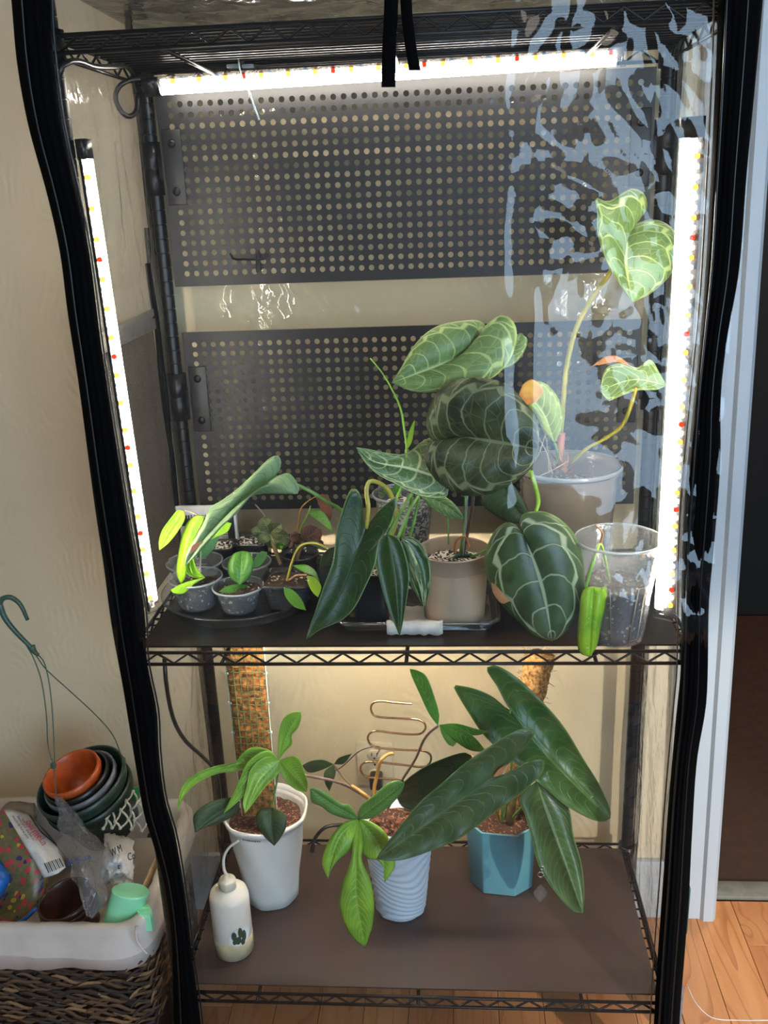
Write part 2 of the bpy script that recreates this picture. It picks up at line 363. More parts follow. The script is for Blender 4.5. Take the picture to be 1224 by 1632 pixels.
# ------------------------------------------------------------------ WIRE SHELVING
rack = thing('wire_shelving_unit', (0, DD/2, 0), 'black wire shelving unit inside the clear tent', 'shelf')
def postbm(x, y):
    bm = bmesh.new(); prof = [(.0125, .02)]; z = .03
    while z < 1.90: prof += [(.0125, z-.0013), (.0112, z-.0008), (.0112, z+.0008), (.0125, z+.0013)]; z += .0254
    prof += [(.0125, 1.905), (.009, 1.912)]; lathe(bm, prof, 14, (x, y, 0)); lathe(bm, [(.008, .0), (.017, .004), (.017, .012), (.006, .02)], 14, (x, y, 0)); return bm
for x in (-HW+.0, HW): 
    for y in (.02, DD): mesh('post', postbm(x, y), BLKM, rack, smooth='a')
def shelf(z, label):
    bm = bmesh.new(); zt, zb = z, z-.021; x0, x1, y0, y1 = -HW, HW, 0, DD+.012
    for zz, r in ((zt, .0030), (zb, .0030)):
        for a, b in (((x0, y0), (x1, y0)), ((x0, y1), (x1, y1)), ((x0, y0), (x0, y1)), ((x1, y0), (x1, y1))): tube_bm(bm, [(*a, zz), (*b, zz)], r, 8)
    for x in (x0, x1):
        for y in (.02, DD): lathe(bm, [(.0128, zb-.012), (.017, zb-.012), (.0185, zt+.010), (.0128, zt+.010)], 16, (x, y, 0), close=True)
    s = mesh('shelf_frame', bm, BLKM, rack); s['label'] = label
    for a, b, n in (((x0+.02, y0), (x1-.02, y0), 17), ((x0+.02, y1), (x1-.02, y1), 17), ((x0, .04), (x0, DD-.02), 6), ((x1, .04), (x1, DD-.02), 6)):
        a = V((*a, 0)); b = V((*b, 0)); pts = [a.lerp(b, k/(2*n))+V((0, 0, (zb+.002 if k % 2 == 0 else zt-.002))) for k in range(2*n+1)]
        tube('zigzag_wire', pts, .0022, BLKM, s, 6)
    me = None
    for k in range(16):
        if me is None:
            o = tube('shelf_wire', [(x0, 0, 0), (x1, 0, 0)], .0019, BLKM, s, 6); me = o.data
        else: o = link('shelf_wire', me, None, s)
        o.location = (0, .026+k*.0262, zt-.001)
    for x in (-.30, 0, .30): tube('cross_wire', [(x, 0, zb+.002), (x, DD+.01, zb+.002)], .0032, BLKM, s, 8)
    return s
shelf(TOP, 'top shelf seen from below'); shelf(MID-.004, 'middle shelf'); shelf(BOT-.004, 'bottom shelf')
MATB = plain('black_shelf_liner', '#151414', .28, 0, scale=9, bump=.08); MATN = plain('brown_shelf_liner', '#3d2f2b', .42, 0, scale=7, bump=.12, var=.1)
tag(boxo('shelf_liner', (0, .217, MID-.002), (.872, .40, .003), MATB), 'glossy black liner sheet lying on the middle shelf', 'liner')
tag(boxo('shelf_liner', (0, .217, BOT-.002), (.872, .40, .003), MATN), 'dark brown liner sheet lying on the bottom shelf', 'liner')
# ------------------------------------------------------------------ PEGBOARDS
PEGM = plain('black_pegboard_steel', '#1f1e1f', .42, .25, scale=12, bump=.05, var=.06)
def pegboard(x0, x1, z0, z1, y, label, braz, tilt=0):
    t = thing('pegboard', ((x0+x1)/2, y, z0), label, 'pegboard'); p = .0178; mg = .012
    nx = int((x1-x0-2*mg)/p); nz = int((z1-z0-2*mg)/p); ox = (x1-x0-nx*p)/2; oz = (z1-z0-nz*p)/2; bm = bmesh.new(); vc = {}
    def v(x, z):
        k = (round(x, 5), round(z, 5))
        if k not in vc: vc[k] = bm.verts.new((x, y, z))
        return vc[k]
    def quad(a, b, c, d):
        bm.faces.new((v(*a), v(*b), v(*c), v(*d)))
    xs = [x0, x0+ox]+[x0+ox+p*(k+1) for k in range(nx)]+[x1]; zs = [z0, z0+oz]+[z0+oz+p*(k+1) for k in range(nz)]+[z1]
    for i in range(len(xs)-1):
        for j in range(len(zs)-1):
            a, b, c, d = xs[i], xs[i+1], zs[j], zs[j+1]
            if i in (0, len(xs)-2) or j in (0, len(zs)-2): quad((a, c), (b, c), (b, d), (a, d)); continue
            cx, cz, r = (a+b)/2, (c+d)/2, .0051
            ring = [v(cx+r*cos(2*pi*k/12+pi/12), cz+r*sin(2*pi*k/12+pi/12)) for k in range(12)]
            cor = [v(b, c), v(b, d), v(a, d), v(a, c)]  # right-bottom, right-top, left-top, left-bottom
            # ring index: angle 15+30k ; corners at -45,45,135,225
            g = [[ring[10], ring[11], ring[0], ring[1]], [ring[1], ring[2], ring[3], ring[4]], [ring[4], ring[5], ring[6], ring[7]], [ring[7], ring[8], ring[9], ring[10]]]
            for q in range(4): bm.faces.new([cor[q], cor[(q+1) % 4]]+g[q][::-1])
    pn = mesh('panel', bm, PEGM, t, smooth=False, solid=.0012)
    for sx, xx in ((1, x0+.022), (-1, x1-.022)):
        for zz in braz:
            b = boxo('bracket_plate', (xx, y-.004, zz), (.034, .003, .125), PEGM, t, bev=.002)
            for dz in (-.040, .040):
                bm = bmesh.new(); lathe(bm, [(.0075, 0), (.007, .002), (.004, .0045), (.0005, .005)], 14)
                for q in bm.verts: q.co = V((q.co.x, -q.co.z, q.co.y))+V((xx, y-.0055, zz+dz))
                s = mesh('screw', bm, BLKM, b)
            bm = bmesh.new(); lathe(bm, [(.0128, -.045), (.0185, -.045), (.0185, -.003), (.0175, -.002), (.0175, .002), (.0185, .003), (.0185, .045), (.0128, .045)], 18, (math.copysign(HW, xx), DD, zz), close=True)
            box(bm, (xx-sx*.020, y+.006, zz), (.02, .012, .04), bev=.002); mesh('clamp', bm, BLKM, t)
PY = .395
pegboard(-.425, .425, 1.495, 1.825, PY, 'upper black perforated pegboard, directly under the top light bar', (1.70,))
pegboard(-.422, .422, 1.062, 1.412, PY, 'lower black perforated pegboard, behind the tall anthurium leaves', (1.285,))
hk = thing('pegboard_hook', W(395, 412, PY-.01), 'small black double hook hanging on the upper pegboard', 'hook')
ptube('hook_arm', [(410, 400, PY-.004), (412, 412, PY-.01), (390, 413, PY-.03), (372, 412, PY-.05), (367, 404, PY-.055)], .0022, BLKM, hk)
ptube('hook_arm', [(424, 405, PY-.004), (422, 412, PY-.012), (408, 413, PY-.012), (400, 413, PY-.012)], .0022, BLKM, hk)
ptube('hook_stem', [(410, 405, PY-.012), (410, 434, PY-.012)], .0026, BLKM, hk)
# ------------------------------------------------------------------ LED BARS
DIFF = emit('frosted_lit_diffuser', '#fff6e8', 40)
DIFL = emit('lower_lit_diffuser', '#fff3e0', 95)
GLASS = clear('led_tube_cover', '#ffffff', .0, 0, '#f4f6ff', .1)
LC = [emit('white_led', '#fff4dc', 4), emit('warm_led', '#ffb84a', 1.6), emit('cool_led', '#b8d8ff', 2.2), emit('red_led', '#ff3a1a', .9)]
ALU = plain('dark_light_housing', '#0b0b0b', .6, .0)
def ledbar(a, b, nf, nd, label, ndio=50, dmat=None, seq=(0, 1, 2, 0, 1, 0, 2, 1, 0, 3)):
    """a,b ends; nf: direction of the frosted half; nd: direction of the diode half"""
    a, b = V(a), V(b); ax = (b-a).normalized(); nf = (nf-ax*V(nf).dot(ax)).normalized(); nd = (nd-ax*V(nd).dot(ax)).normalized()
    bk = -(nf+nd).normalized(); t = thing('grow_light_bar', (a+b)/2, label, 'light')
    def prism(sec, e0, e1):
        bm = bmesh.new(); A = [bm.verts.new(e0+s) for s in sec]; B = [bm.verts.new(e1+s) for s in sec]
        for k in range(len(sec)): bm.faces.new((A[k], A[(k+1) % len(sec)], B[(k+1) % len(sec)], B[k]))
        bm.faces.new(A[::-1]); bm.faces.new(B); return bm
    rot = lambda th, r: (nf*cos(th)+nd.cross(nf).cross(nf)*0+nd*sin(th))*r
    w = .013
    mesh('housing', prism([bk*.010, nf*.003, nf*.001+nd*.012, nd*.026, nd*.024+bk*.007], a, b), ALU, t, smooth=False)
    sec = [nf*.004+nd*.001]+[nf*w*cos(th)+nd*w*sin(th) for th in (-.45, -.1, .3, .75)]
    mesh('frosted_diffuser', prism(sec, a+ax*.012, b-ax*.012), dmat or DIFF, t, smooth=False)
    secd = [nd*.012+nf*.0015, nf*.0085+nd*.0115, nf*.008+nd*.021, nf*.002+nd*.0262]
    mesh('clear_cover', prism(secd, a+ax*.012, b-ax*.012), GLASS, t, smooth=False)
    for e0, e1 in ((a-ax*.014, a+ax*.012), (b-ax*.004, b+ax*.004)):
        mesh('end_cap', prism([bk*.012]+[nf*.0145*cos(th)+nd*.0145*sin(th) for th in (-.6, -.2, .2, .6)]+[nf*.010+nd*.022, nf*.003+nd*.028, nd*.026+bk*.009], e0, e1), BLKP if e0 == a-ax*.014 else GLASS, t)
    dm = []
    for k in range(4):
        bm = bmesh.new(); box(bm, (0, 0, 0), (.0066, .0066, .0066), bev=.0018); me = bpy.data.meshes.new('diode'); bm.to_mesh(me); bm.free(); me.materials.append(LC[k]); dm.append(me)
    for k in range(ndio):
        o = link('diode', dm[seq[k % len(seq)]], None, t); o.location = a+ax*(.022+((b-a).length-.044)*k/(ndio-1))+nd*.0185+nf*.004
    return t
dn = V((0, 0, -1))
ledbar(W(246, 140, .34)+V((0, 0, 0)), W(993, 92, .34), V((0, -.75, -.95)), V((0, -.9, .55)), 'bright LED bar hung across under the top shelf', 50)
ledbar(W(131, 240, .035), W(240, 966, .035), V((1, .12, 0)), V((.25, -1, 0)), 'bright LED bar standing upright at the left front post', 48)
ledbar(W(1099, 205, .035), W(1055, 978, .035), V((-.9, -.75, 0)), V((.7, -.9, 0)), 'bright LED bar standing upright at the right front post', 52)
ledbar((-.36, .24, MID-.055), (.22, .24, MID-.055), V((0, .3, -1)), V((0, -1, -.3)), 'LED bar hidden under the middle shelf, lighting the lower plants', 30, DIFL)
ptube('power_cable', [(91, 126, -.002), (98, 106, .0), (118, 97, .03), (150, 106, .12), (180, 107, .22), (203, 106, .31), (214, 122, .35), (218, 140, .36)], .0042, BLKP, seg=10)
tag(bpy.data.objects['power_cable'], 'thick black cable running along the left end under the top shelf', 'cable')
tag(ptube('power_cable', [(236, 124, .33), (208, 127, .33), (190, 138, .33), (184, 155, .33), (192, 176, .33), (205, 186, .34), (217, 176, .36), (219, 150, .37)], .0042, BLKP, seg=10), 'looped black cable plugged into the top light bar', 'cable')
tag(ptube('power_cable', [(262, 1050, .06), (265, 1090, .06), (276, 1145, .1), (295, 1180, .16), (322, 1205, .24), (346, 1235, .34), (352, 1290, .38), (354, 1340, .39)], .0038, BLKP, seg=10), 'black cable dropping down the left side of the lower compartment', 'cable')
ZT = clear('zip_tie_plastic', '#dfe9ee', .05, .5, '#cfe0e8', .2)
zt = thing('zip_tie', W(384, 100, .32), 'clear zip tie and black clip holding the top light bar', 'tie')
ptube('tie_tail', [(380, 95, .31), (384, 118, .30), (398, 150, .29), (413, 191, .28)], .0016, ZT, zt); boxo('clip', W(384, 92, .33), (.010, .012, .018), BLKP, zt, bev=.002)
boxo('tie_loop', W(372, 106, .325), (.02, .02, .006), ZT, zt, bev=.002); boxo('tie_loop', W(396, 106, .325), (.02, .02, .006), ZT, zt, bev=.002)

# ------------------------------------------------------------------ PLANT MATERIALS
M_ANTL = leafmat('anthurium_pale_green', '#6f8f52', '#5c7c44', '#c3d88c', 7, .035, .07, .30, .86, .4, .75, .25, '#a9bd76')
M_ANTD = leafmat('anthurium_dark_velvet', '#3a4a24', '#1c2812', '#98a478', 7, .03, .07, .34, .84, .42, .52, .18)
M_ANTV = leafmat('anthurium_variegated', '#6c8c58', '#4f7040', '#d5e5b0', 6, .045, .10, .3, .82, .4, .85, .35, '#a8bf7c')
M_ANTI = leafmat('anthurium_white_veined', '#4a6238', '#31462a', '#b9c8a0', 4.4, .04, .045, .36, .76, .35, .75, .0, '#5b7a45')
M_DARK = leafmat('dark_philodendron', '#33501f', '#233c18', '#5f7f3a', 14, .02, .05, .3, 0, .36, .16, 0, '#7f9a5c'); 
M_LONG = leafmat('long_leaf_green', '#48643a', '#35522c', '#809c58', 16, .03, .10, .3, 0, .36, .22, 0, '#5f7a3a')
M_LONGB = leafmat('long_leaf_fresh_green', '#4b7035', '#38602a', '#84a452', 16, .035, .10, .3, 0, .36, .22, 0, '#6c8a40')
M_GREY = leafmat('greyish_green_blade', '#7f9c6b', '#69885b', '#5b7a52', 9, .03, .12, .3, 0, .45, .5, 0, '#93ad78', spots=1)
M_LIME = leafmat('lime_green', '#a6d62c', '#86bb24', '#c4e468', 8, .03, .08, .3, 0, .38, .35, 0, None, spots=1)
M_LIMD = leafmat('mid_green', '#5d9a30', '#457c28', '#8dbd4e', 9, .03, .1, .3, 0, .38, .35, 0, None)
M_LOBE = leafmat('lobed_lime_green', '#93c23e', '#6fa430', '#c6dd7c', 15, .05, .16, .28, 0, .38, .28, 0, None)
M_LOBD = leafmat('lobed_mid_green', '#5f9340', '#477a30', '#a6c670', 13, .06, .15, .28, 0, .38, .3, 0, '#8fb85c')
M_PALES = leafmat('pale_streaked_green', '#3c5c34', '#2c4a28', '#7d9c62', 10, .035, .06, .3, 0, .3, .25, 0, '#6c8a50', pale='#a9b88a')
M_OLIVE = leafmat('matt_dark_green', '#38522c', '#2a4224', '#58753c', 9, .03, .08, .3, 0, .5, .4, 0, None)
M_GRYG = leafmat('crinkled_grey_green', '#77805a', '#535c3e', '#c0cc74', 8, .05, .14, .3, 0, .6, .6, .4)
M_WINE = leafmat('wine_brown', '#6b4a3c', '#45302a', '#8f6a50', 8, .05, .14, .3, 0, .6, .5, .3)
M_RED = leafmat('dusky_red_back', '#8d5a44', '#73452f', '#a8775c', 9, .03, .06, .3, 0, .5, .3, 0)
M_YTIP = leafmat('yellowing_leaf', '#93a848', '#7c9a40', '#d5e09a', 7, .04, .08, .3, .84, .4, .7, .3)
DRY = plain('dry_brown_leaf', '#a9784a', .7, col2='#8a5a33', bump=.5); ORG = plain('orange_stem', '#b98a45', .5, col2='#a8783a')
ST_Y = plain('yellow_green_stem', '#b5a848', .4, col2='#95963e'); ST_G = plain('green_stem', '#6c9440', .4, col2='#557c34')
ST_B = plain('brown_stem', '#5a4030', .5, col2='#3d2c22'); ST_P = plain('purple_brown_stem', '#70524a', .5, col2='#5d4a38'); ST_L = plain('bright_green_stem', '#8fc03c', .4, col2='#78a834')
def plant(name, p, label, cat='plant', group=None): return thing(name, p, label, cat, group)
# ================================================================== MIDDLE SHELF POTS
tr = thing('round_saucer', (-.313, .19, MID), 'wide round clear plastic saucer holding the small seedling cups at the left', 'saucer')
bm = bmesh.new(); lathe(bm, [(.001, .001), (.120, .001), (.126, .004), (.138, .024), (.142, .025), (.142, .0265), (.137, .0262), (.124, .0058), (.119, .0028), (.001, .0028)], 56, (-.306, .197, MID)); mesh('saucer_wall', bm, CLR2, tr)
SZ = MID+.003
cup_f = pot('seedling_cup', potgeo(308, 919, 84, 312, 978, 60, SZ), CLR, 'front left clear cup holding the lime green leaves and dark soil', 'cup', .004, .0012, SOIL, .72, group='round clear seedling cups')
g1 = potgeo(306, 894, 88, 310, 945, 62, SZ); g1[0].y = max(g1[0].y, cup_f.location.y+.077)
pot('seedling_cup', g1, CLR, 'empty clear cup at the far left, behind the cup of lime leaves', 'cup', .004, .0012, group='round clear seedling cups')
pot('seedling_cup', potgeo(377, 933, 80, 379, 983, 56, SZ), CLR, 'clear cup with soil and one oval green leaf standing up', 'cup', .004, .0012, SOIL, .8, group='round clear seedling cups')
g1 = potgeo(393, 893, 76, 393, 940, 54, SZ); g1[0].y = .262
pot('seedling_cup', g1, CLR, 'clear cup partly hidden behind the oval leaf cup', 'cup', .004, .0012, group='round clear seedling cups')
SQP = clear('smoky_square_pot_plastic', '#8f9092', .03, .22, '#8d9092', .12, .2, 60); SQD = plain('black_square_pot_plastic', '#1a1b1d', .35, bump=.05)
g1 = potgeo(458, 919, 88, 456, 975, 66, SZ); pot('square_pot', g1, SQP, 'front grey translucent square pot with perlite soil and a yellow-stemmed seedling', 'pot', .007, .002, SOIL, .86, rsq(), 48, group='small square pots')
g1 = potgeo(407, 857, 72, 405, 905, 56, MID); g1[0].y = .365; g1 = (V((g1[0].x, .365, MID)), .031, .040, W(407, 857, .365).z-MID)
pot('square_pot', g1, SQP, 'grey square pot at the back under the grey-green crinkled leaf', 'pot', .007, .002, SOILP, .88, rsq(), 48, group='small square pots')
c = W(477, 860, .352); pot('square_pot', (V((c.x, .350, MID)), .031, .039, c.z-MID), SQP, 'grey square pot at the back under the wine red leaf', 'pot', .007, .002, SOIL, .86, rsq(), 48, group='small square pots')
c = W(350, 868, .33); pot('square_pot', (V((c.x, .335, MID)), .026, .032, c.z-MID), SQD, 'black square pot beside the temperature gauge', 'pot', .005, .002, SOILP, .9, rsq(), 48, group='small square pots')
c = W(477, 884, .27); pot('ribbed_pot', (V((c.x, .272, MID+.003)), .028, .036, c.z-MID), SQP, 'smoky clear round pot just behind the front square pot', 'pot', .005, .0015, SOIL, .55)
c = W(519, 893, .20); pot('tiny_pot', (V((c.x, .165, MID)), .0, .0, 0) if 0 else (V((c.x+.004, .20, MID)), .016, .020, c.z-MID), SQP, 'tiny smoky pot half hidden left of the large arrow leaf', 'pot', .004, .0012, SOIL, .8)
# tray, tape, pots in it
tx0, tx1, ty0, ty1 = -.120, .152, .056, .235
def rrect(bm, prof, x0, x1, y0, y1, rad=.03, z=MID):
    rings = []
    for ins, dz in prof:
        ring = []
        for cx, cyy, a0 in ((x1-rad, y1-rad, 0), (x0+rad, y1-rad, 90), (x0+rad, y0+rad, 180), (x1-rad, y0+rad, 270)):
            for k in range(7):
                a = radians(a0+15*k); r = max(rad-ins, .001); ring.append(bm.verts.new((cx+r*cos(a), cyy+r*sin(a), z+dz)))
        rings.append(ring)
    for A, B in zip(rings, rings[1:]):
        for k in range(len(A)): bm.faces.new((A[k], A[(k+1) % len(A)], B[(k+1) % len(A)], B[k]))
    bm.faces.new(rings[0]); return rings
t = thing('rectangular_tray', ((tx0+tx1)/2, (ty0+ty1)/2, MID), 'clear rectangular plastic tray under the brown pot', 'tray')
bm = bmesh.new(); rrect(bm, [(.012, .001), (.009, .004), (.004, .020), (0, .021), (-.002, .019), (-.003, .016)], tx0, tx1, ty0, ty1); mesh('tray_wall', bm, CLR2, t, solid=.0009)
TAPE = plain('white_paper_tape', '#cfcbc0', .7, bump=.5)
t = thing('tape_strip', W(660, 1012, ty0), 'torn strip of white tape folded over the front rim of the rectangular tray', 'tape')
bm = bmesh.new(); xa, xb = W(617, 1012, ty0-.004).x, W(706, 1012, ty0-.004).x
prof = [(ty0+.10, .005), (ty0+.03, .006), (ty0+.012, .012), (ty0+.004, .0235), (ty0-.004, .0232), (ty0-.006, .014), (ty0-.007, .004)]; rows = []
for yy, zz in prof: rows.append([bm.verts.new((xa+(xb-xa)*k/12, yy, MID+zz+(random.uniform(-.0025, .003) if zz == .004 else 0)+(-.0008*(k % 3)))) for k in range(13)])
for A, B in zip(rows, rows[1:]):
    for k in range(12): bm.faces.new((A[k], A[k+1], B[k+1], B[k]))
mesh('tape', bm, TAPE, t, solid=.0006)
TZ = MID+.004
g1 = (W(590, 905, .12), 0, 0, 0); hz = W(590, 905, .12).z-TZ
pot('square_pot', (V((g1[0].x, .118, TZ)), .030, .037, hz), SQD, 'black square pot under the large dark arrow leaf, in the rectangular tray', 'pot', .006, .002, SOILP, .9, rsq(), 48, group='small square pots')
TAU = plain('taupe_pot_plastic', '#a08d77', .42, bump=.05, var=.04)
tp = pot('brown_pot', potgeo(721, 874, 116, 726, 1000, 98, TZ), TAU, 'plain taupe plastic pot with perlite soil, second tallest pot on the shelf', 'pot', .003, .002, SOILP, .80, collar=.030)
bm = bmesh.new(); cc = tp.location
lathe(bm, [(.018, .0), (.020, .001), (.020, .007), (.018, .007)], 24, (W(740, 885, cc.y).x, cc.y-.004, W(740, 890, cc.y).z-.004), close=True); o = mesh('plastic_ring', bm, plain('green_plastic_ring', '#1f4a3a', .4), tp); o['label'] = 'dark green plastic ring around the stems'
# clear pots behind and right
c = W(643, 786, .33); b = V((c.x, .335, MID))
pot('clear_pot', (b, .040, .058, c.z-MID), CLR, 'clear round pot of gravelly soil behind the yellow curved stem', 'pot', .006, .0015, SOILP, .84, group='clear plastic pots')
CLT = clear('cloudy_pot_plastic', '#efeae2', .03, .42, '#cfc5b8', .12, .2, 70)
c = W(905, 737, .30); UG = (V((c.x, .29, MID)), .072, .094, c.z-MID)
up = pot('clear_pot', UG, CLT, 'large cloudy clear pot at the right back holding the tall anthurium', 'pot', .010, .002, soil_mat('peaty_brown_mix', '#3a2c22', '#8f7c6a', '#b5a694', .75), .80, group='clear plastic pots', seg=56)
VG = potgeo(983, 857, 137, 990, 1034, 92, MID)
vp = pot('clear_pot', VG, CLR, 'tall clear pot at the right front, beside the right light bar', 'pot', .004, .0015, SOIL, .55, group='clear plastic pots', seg=56)
# small slot windows moulded into the tall clear cup
cc, rb, rt, hh = VG
for a0 in (-2.0, -1.1, .4, 1.9):
    bm = bmesh.new(); pts = []
    for dz, da in ((.10, -.16), (.10, .16), (.82, .10), (.82, -.10), (.10, -.16)):
        r = rb+(rt-rb)*dz+.0006; pts.append(V((cc.x+r*cos(a0+da), cc.y+r*sin(a0+da), cc.z+hh*.78*dz)))
    tube_bm(bm, pts, .0009, 5); mesh('moulded_rib', bm, CLT, vp)
# temperature gauge
G = thing('temperature_gauge', W(325, 850, .36), 'white framed temperature gauge behind the lime leaves, with a black title band', 'gauge')
a = W(278, 822, .37); b2 = W(375, 800, .37); zt = W(330, 806, .37).z; zb = MID; wx = b2.x-a.x
rot = Matrix.Rotation(radians(-7), 3, 'Y')
gc = V((a.x+wx/2, .372, (zt+zb)/2))
boxo('gauge_frame', gc, (wx, .012, zt-zb), plain('white_gauge_plastic', '#d5d3cd', .4), G, bev=.004)
boxo('gauge_face', gc+V((0, -.0065, -.006)), (wx-.010, .002, zt-zb-.022), plain('black_gauge_face', '#1b1b1c', .3), G, bev=.001)
boxo('gauge_scale', gc+V((-.004, -.0080, -.012)), (wx-.030, .0015, zt-zb-.055), plain('grey_gauge_panel', '#a7a49c', .4), G)
for k in range(14): boxo('scale_tick', gc+V((wx*.30, -.0092, -.045+k*.0055)), (.012 if k % 3 else .018, .0008, .0012), BLKP, G)
def text(name, body, size, mat, parent, loc, rx=90, rz=0, ry=0, align='CENTER', ext=.0003):
    cu = bpy.data.curves.new(name, 'FONT'); cu.body = body; cu.size = size; cu.extrude = ext; cu.align_x = align; cu.resolution_u = 3
    o = bpy.data.objects.new(name, cu); dg = bpy.context.evaluated_depsgraph_get(); me = bpy.data.meshes.new_from_object(o)
    bpy.data.objects.remove(o); o = link(name, me, mat, parent); me.materials.clear(); me.materials.append(mat)
    M4 = Matrix.Translation(V(loc)) @ Matrix.Rotation(radians(rz), 4, 'Z') @ Matrix.Rotation(radians(ry), 4, 'Y') @ Matrix.Rotation(radians(rx), 4, 'X')
    me.transform(M4); return o
WT = plain('white_print', '#e8e8e4', .5); 
text('lettering', 'TEMPERATURE', .0115, WT, G, gc+V((0, -.0078, (zt-zb)/2-.024)))
# ================================================================== ANTHURIUM IN TAUPE POT
A = plant('anthurium', V((cc.x*0+tp.location.x, tp.location.y, tp.location.z+.11)), 'anthurium in the taupe pot with pale veined and near-black heart leaves')
leaf('leaf', M_ANTL, A, [([(755, 560, .14), (700, 582, .12), (624, 610, .10)], [(765, 545), (775, 522), (764, 511), (738, 511), (704, 517), (679, 531), (657, 555), (640, 585)], [(763, 548), (772, 522), (790, 506), (806, 503), (820, 515), (824, 535), (819, 560), (805, 585), (780, 605), (745, 616), (700, 624), (660, 624)])], 'pale green heart leaf', cup=-.012, n=34, m=9, dL=.02, dR=-.01)
leaf('leaf', M_ANTL, A, [([(795, 590, .19), (832, 533, .20)], [(800, 560), (818, 535)], [(822, 578), (838, 555), (840, 540)])], cup=-.004)
leaf('leaf', M_ANTD, A, [([(727, 693, .085), (790, 704, .06), (858, 716, .05)], [(718, 702), (700, 705), (684, 697), (679, 672), (685, 645), (699, 622), (727, 606), (754, 602), (782, 604), (810, 613), (832, 636), (852, 661), (860, 691)], [(716, 702), (698, 702), (682, 706), (677, 724), (682, 747), (699, 769), (727, 786), (754, 791), (782, 787), (810, 774), (832, 761), (850, 740)])], 'near-black rounded heart leaf', cup=-.014, n=40, m=9, wav=.010, dL=.012, dR=-.012)
leaf('leaf', M_ANTV, A, [([(715, 766, .13), (650, 746, .11), (595, 735, .10), (568, 713, .095)], [(708, 725), (690, 698), (671, 705), (657, 717), (641, 724), (616, 722), (588, 716)], [(712, 790), (691, 793), (671, 790), (652, 783), (629, 770), (610, 761), (591, 747), (577, 730)])], 'pointed leaf with bold cream veins', cup=.010, n=30, m=8, dL=.02)
leaf('leaf', M_ANTL, A, [([(668, 788, .16), (705, 803, .15), (740, 827, .14)], [(690, 785), (715, 795), (730, 810)], [(682, 805), (705, 821), (725, 828)])], cup=-.004)
leaf('leaf', M_OLIVE, A, [([(800, 768, .20), (815, 800, .20), (838, 832, .20)], [(820, 775), (836, 800), (842, 818)], [(775, 785), (765, 800), (790, 822), (815, 834)])], cup=-.004)
SX = lambda x, y, Y=.14: (x, y, Y)
bs = (738, 882, tp.location.y)
ptube('stem', [(737, 886, .135), (745, 850, .135), (752, 815, .13), (754, 780, .12), (745, 730, .11), (727, 694, .088)], .0032, ST_B, A, r2=.002)
ptube('petiole', [(733, 884, .14), (740, 840, .15), (742, 790, .16), (748, 700, .16), (752, 620, .16), (755, 562, .142)], .0022, ST_G, A)
ptube('petiole', [(715, 868, .14), (714, 830, .15), (708, 795, .15), (712, 768, .135)], .0018, ST_G, A)
ptube('support_stake', [(738, 885, .128), (742, 838, .13), (745, 790, .13)], .0014, ZT, A)
ptube('aerial_root', [(725, 882, .13), (728, 862, .13), (740, 855, .128), (748, 872, .128)], .0028, DRY, A, r2=.0015)
ptube('petiole', [(750, 888, .12), (775, 877, .10), (800, 862, .06), (825, 852, .03), (836, 852, .02)], .002, ST_G, A)
leaf('leaf', M_ANTI, A, [([(835, 853, .015), (855, 905, .008), (868, 950, .004), (880, 1022, .0)], [(828, 835), (832, 820), (848, 815), (870, 816), (892, 827), (914, 849), (926, 878), (931, 921), (926, 963), (909, 997), (893, 1015)], [(824, 838), (810, 832), (792, 842), (778, 866), (772, 900), (782, 934), (799, 963), (824, 989), (850, 1012)])], 'hanging heart leaf with thick white veins', cup=-.012, n=40, m=9, dL=.02, dR=.02)
# burnt margin and scar
leaf('dry_patch', DRY, A, [([(783, 928, .012), (795, 950, .01), (812, 958, .006)], [(792, 935), (805, 950)], [(786, 945), (800, 962)])])
# rolled new leaf of the cup plant
K = plant('rolled_leaf_seedling', V((vp.location.x, vp.location.y, vp.location.z+.07)), 'seedling in the tall right cup with one bright green rolled leaf hanging outside')
ptube('petiole', [(972, 930, .05), (962, 880, .035), (956, 866, .03), (943, 904, .0), (934, 936, -.003)], .0022, ST_L, K)
ptube('dried_tip', [(956, 868, .03), (960, 850, .03), (948, 836, .03)], .0022, DRY, K, r2=.001)
leaf('leaf', M_LIME, K, [([(946, 935, -.004), (942, 980, -.012), (940, 1047, -.004)], [(960, 937), (967, 934), (966, 960), (958, 997), (951, 1030)], [(932, 938), (926, 950), (924, 972), (920, 1014), (924, 1040)])], cup=-.012, dL=.012, dR=.010)
# ================================================================== TALL ANTHURIUM
B = plant('tall_anthurium', V((UG[0].x, UG[0].y, MID+UG[3]*.8)), 'tall anthurium in the cloudy pot with a heart leaf high at the right')
leaf('leaf', M_ANTL, B, [([(1001, 363, .20), (997, 420, .17), (1008, 482, .15)], [(1016, 350), (1031, 332), (1026, 308), (1008, 300), (990, 309), (968, 321), (949, 315), (952, 335), (951, 360), (957, 392), (970, 424), (989, 456)], [(1028, 352), (1053, 352), (1074, 368), (1078, 400), (1074, 427), (1062, 446), (1036, 468)])], 'heart leaf held high on a long yellow stalk', cup=-.01, n=34, m=8, dL=-.02, dR=.02)
ptube('petiole', [(893, 740, .28), (893, 694, .27), (897, 648, .26), (903, 586, .25), (918, 525, .24), (943, 476, .23), (973, 433, .22), (995, 385, .21), (1001, 364, .202)], .0052, ST_Y, B, r2=.0035, n=40)
ptube('petiole_base', [(890, 748, .277), (893, 715, .268), (896, 690, .262)], .0075, plain('pink_stem_base', '#b9806c', .5), B, r2=.006)
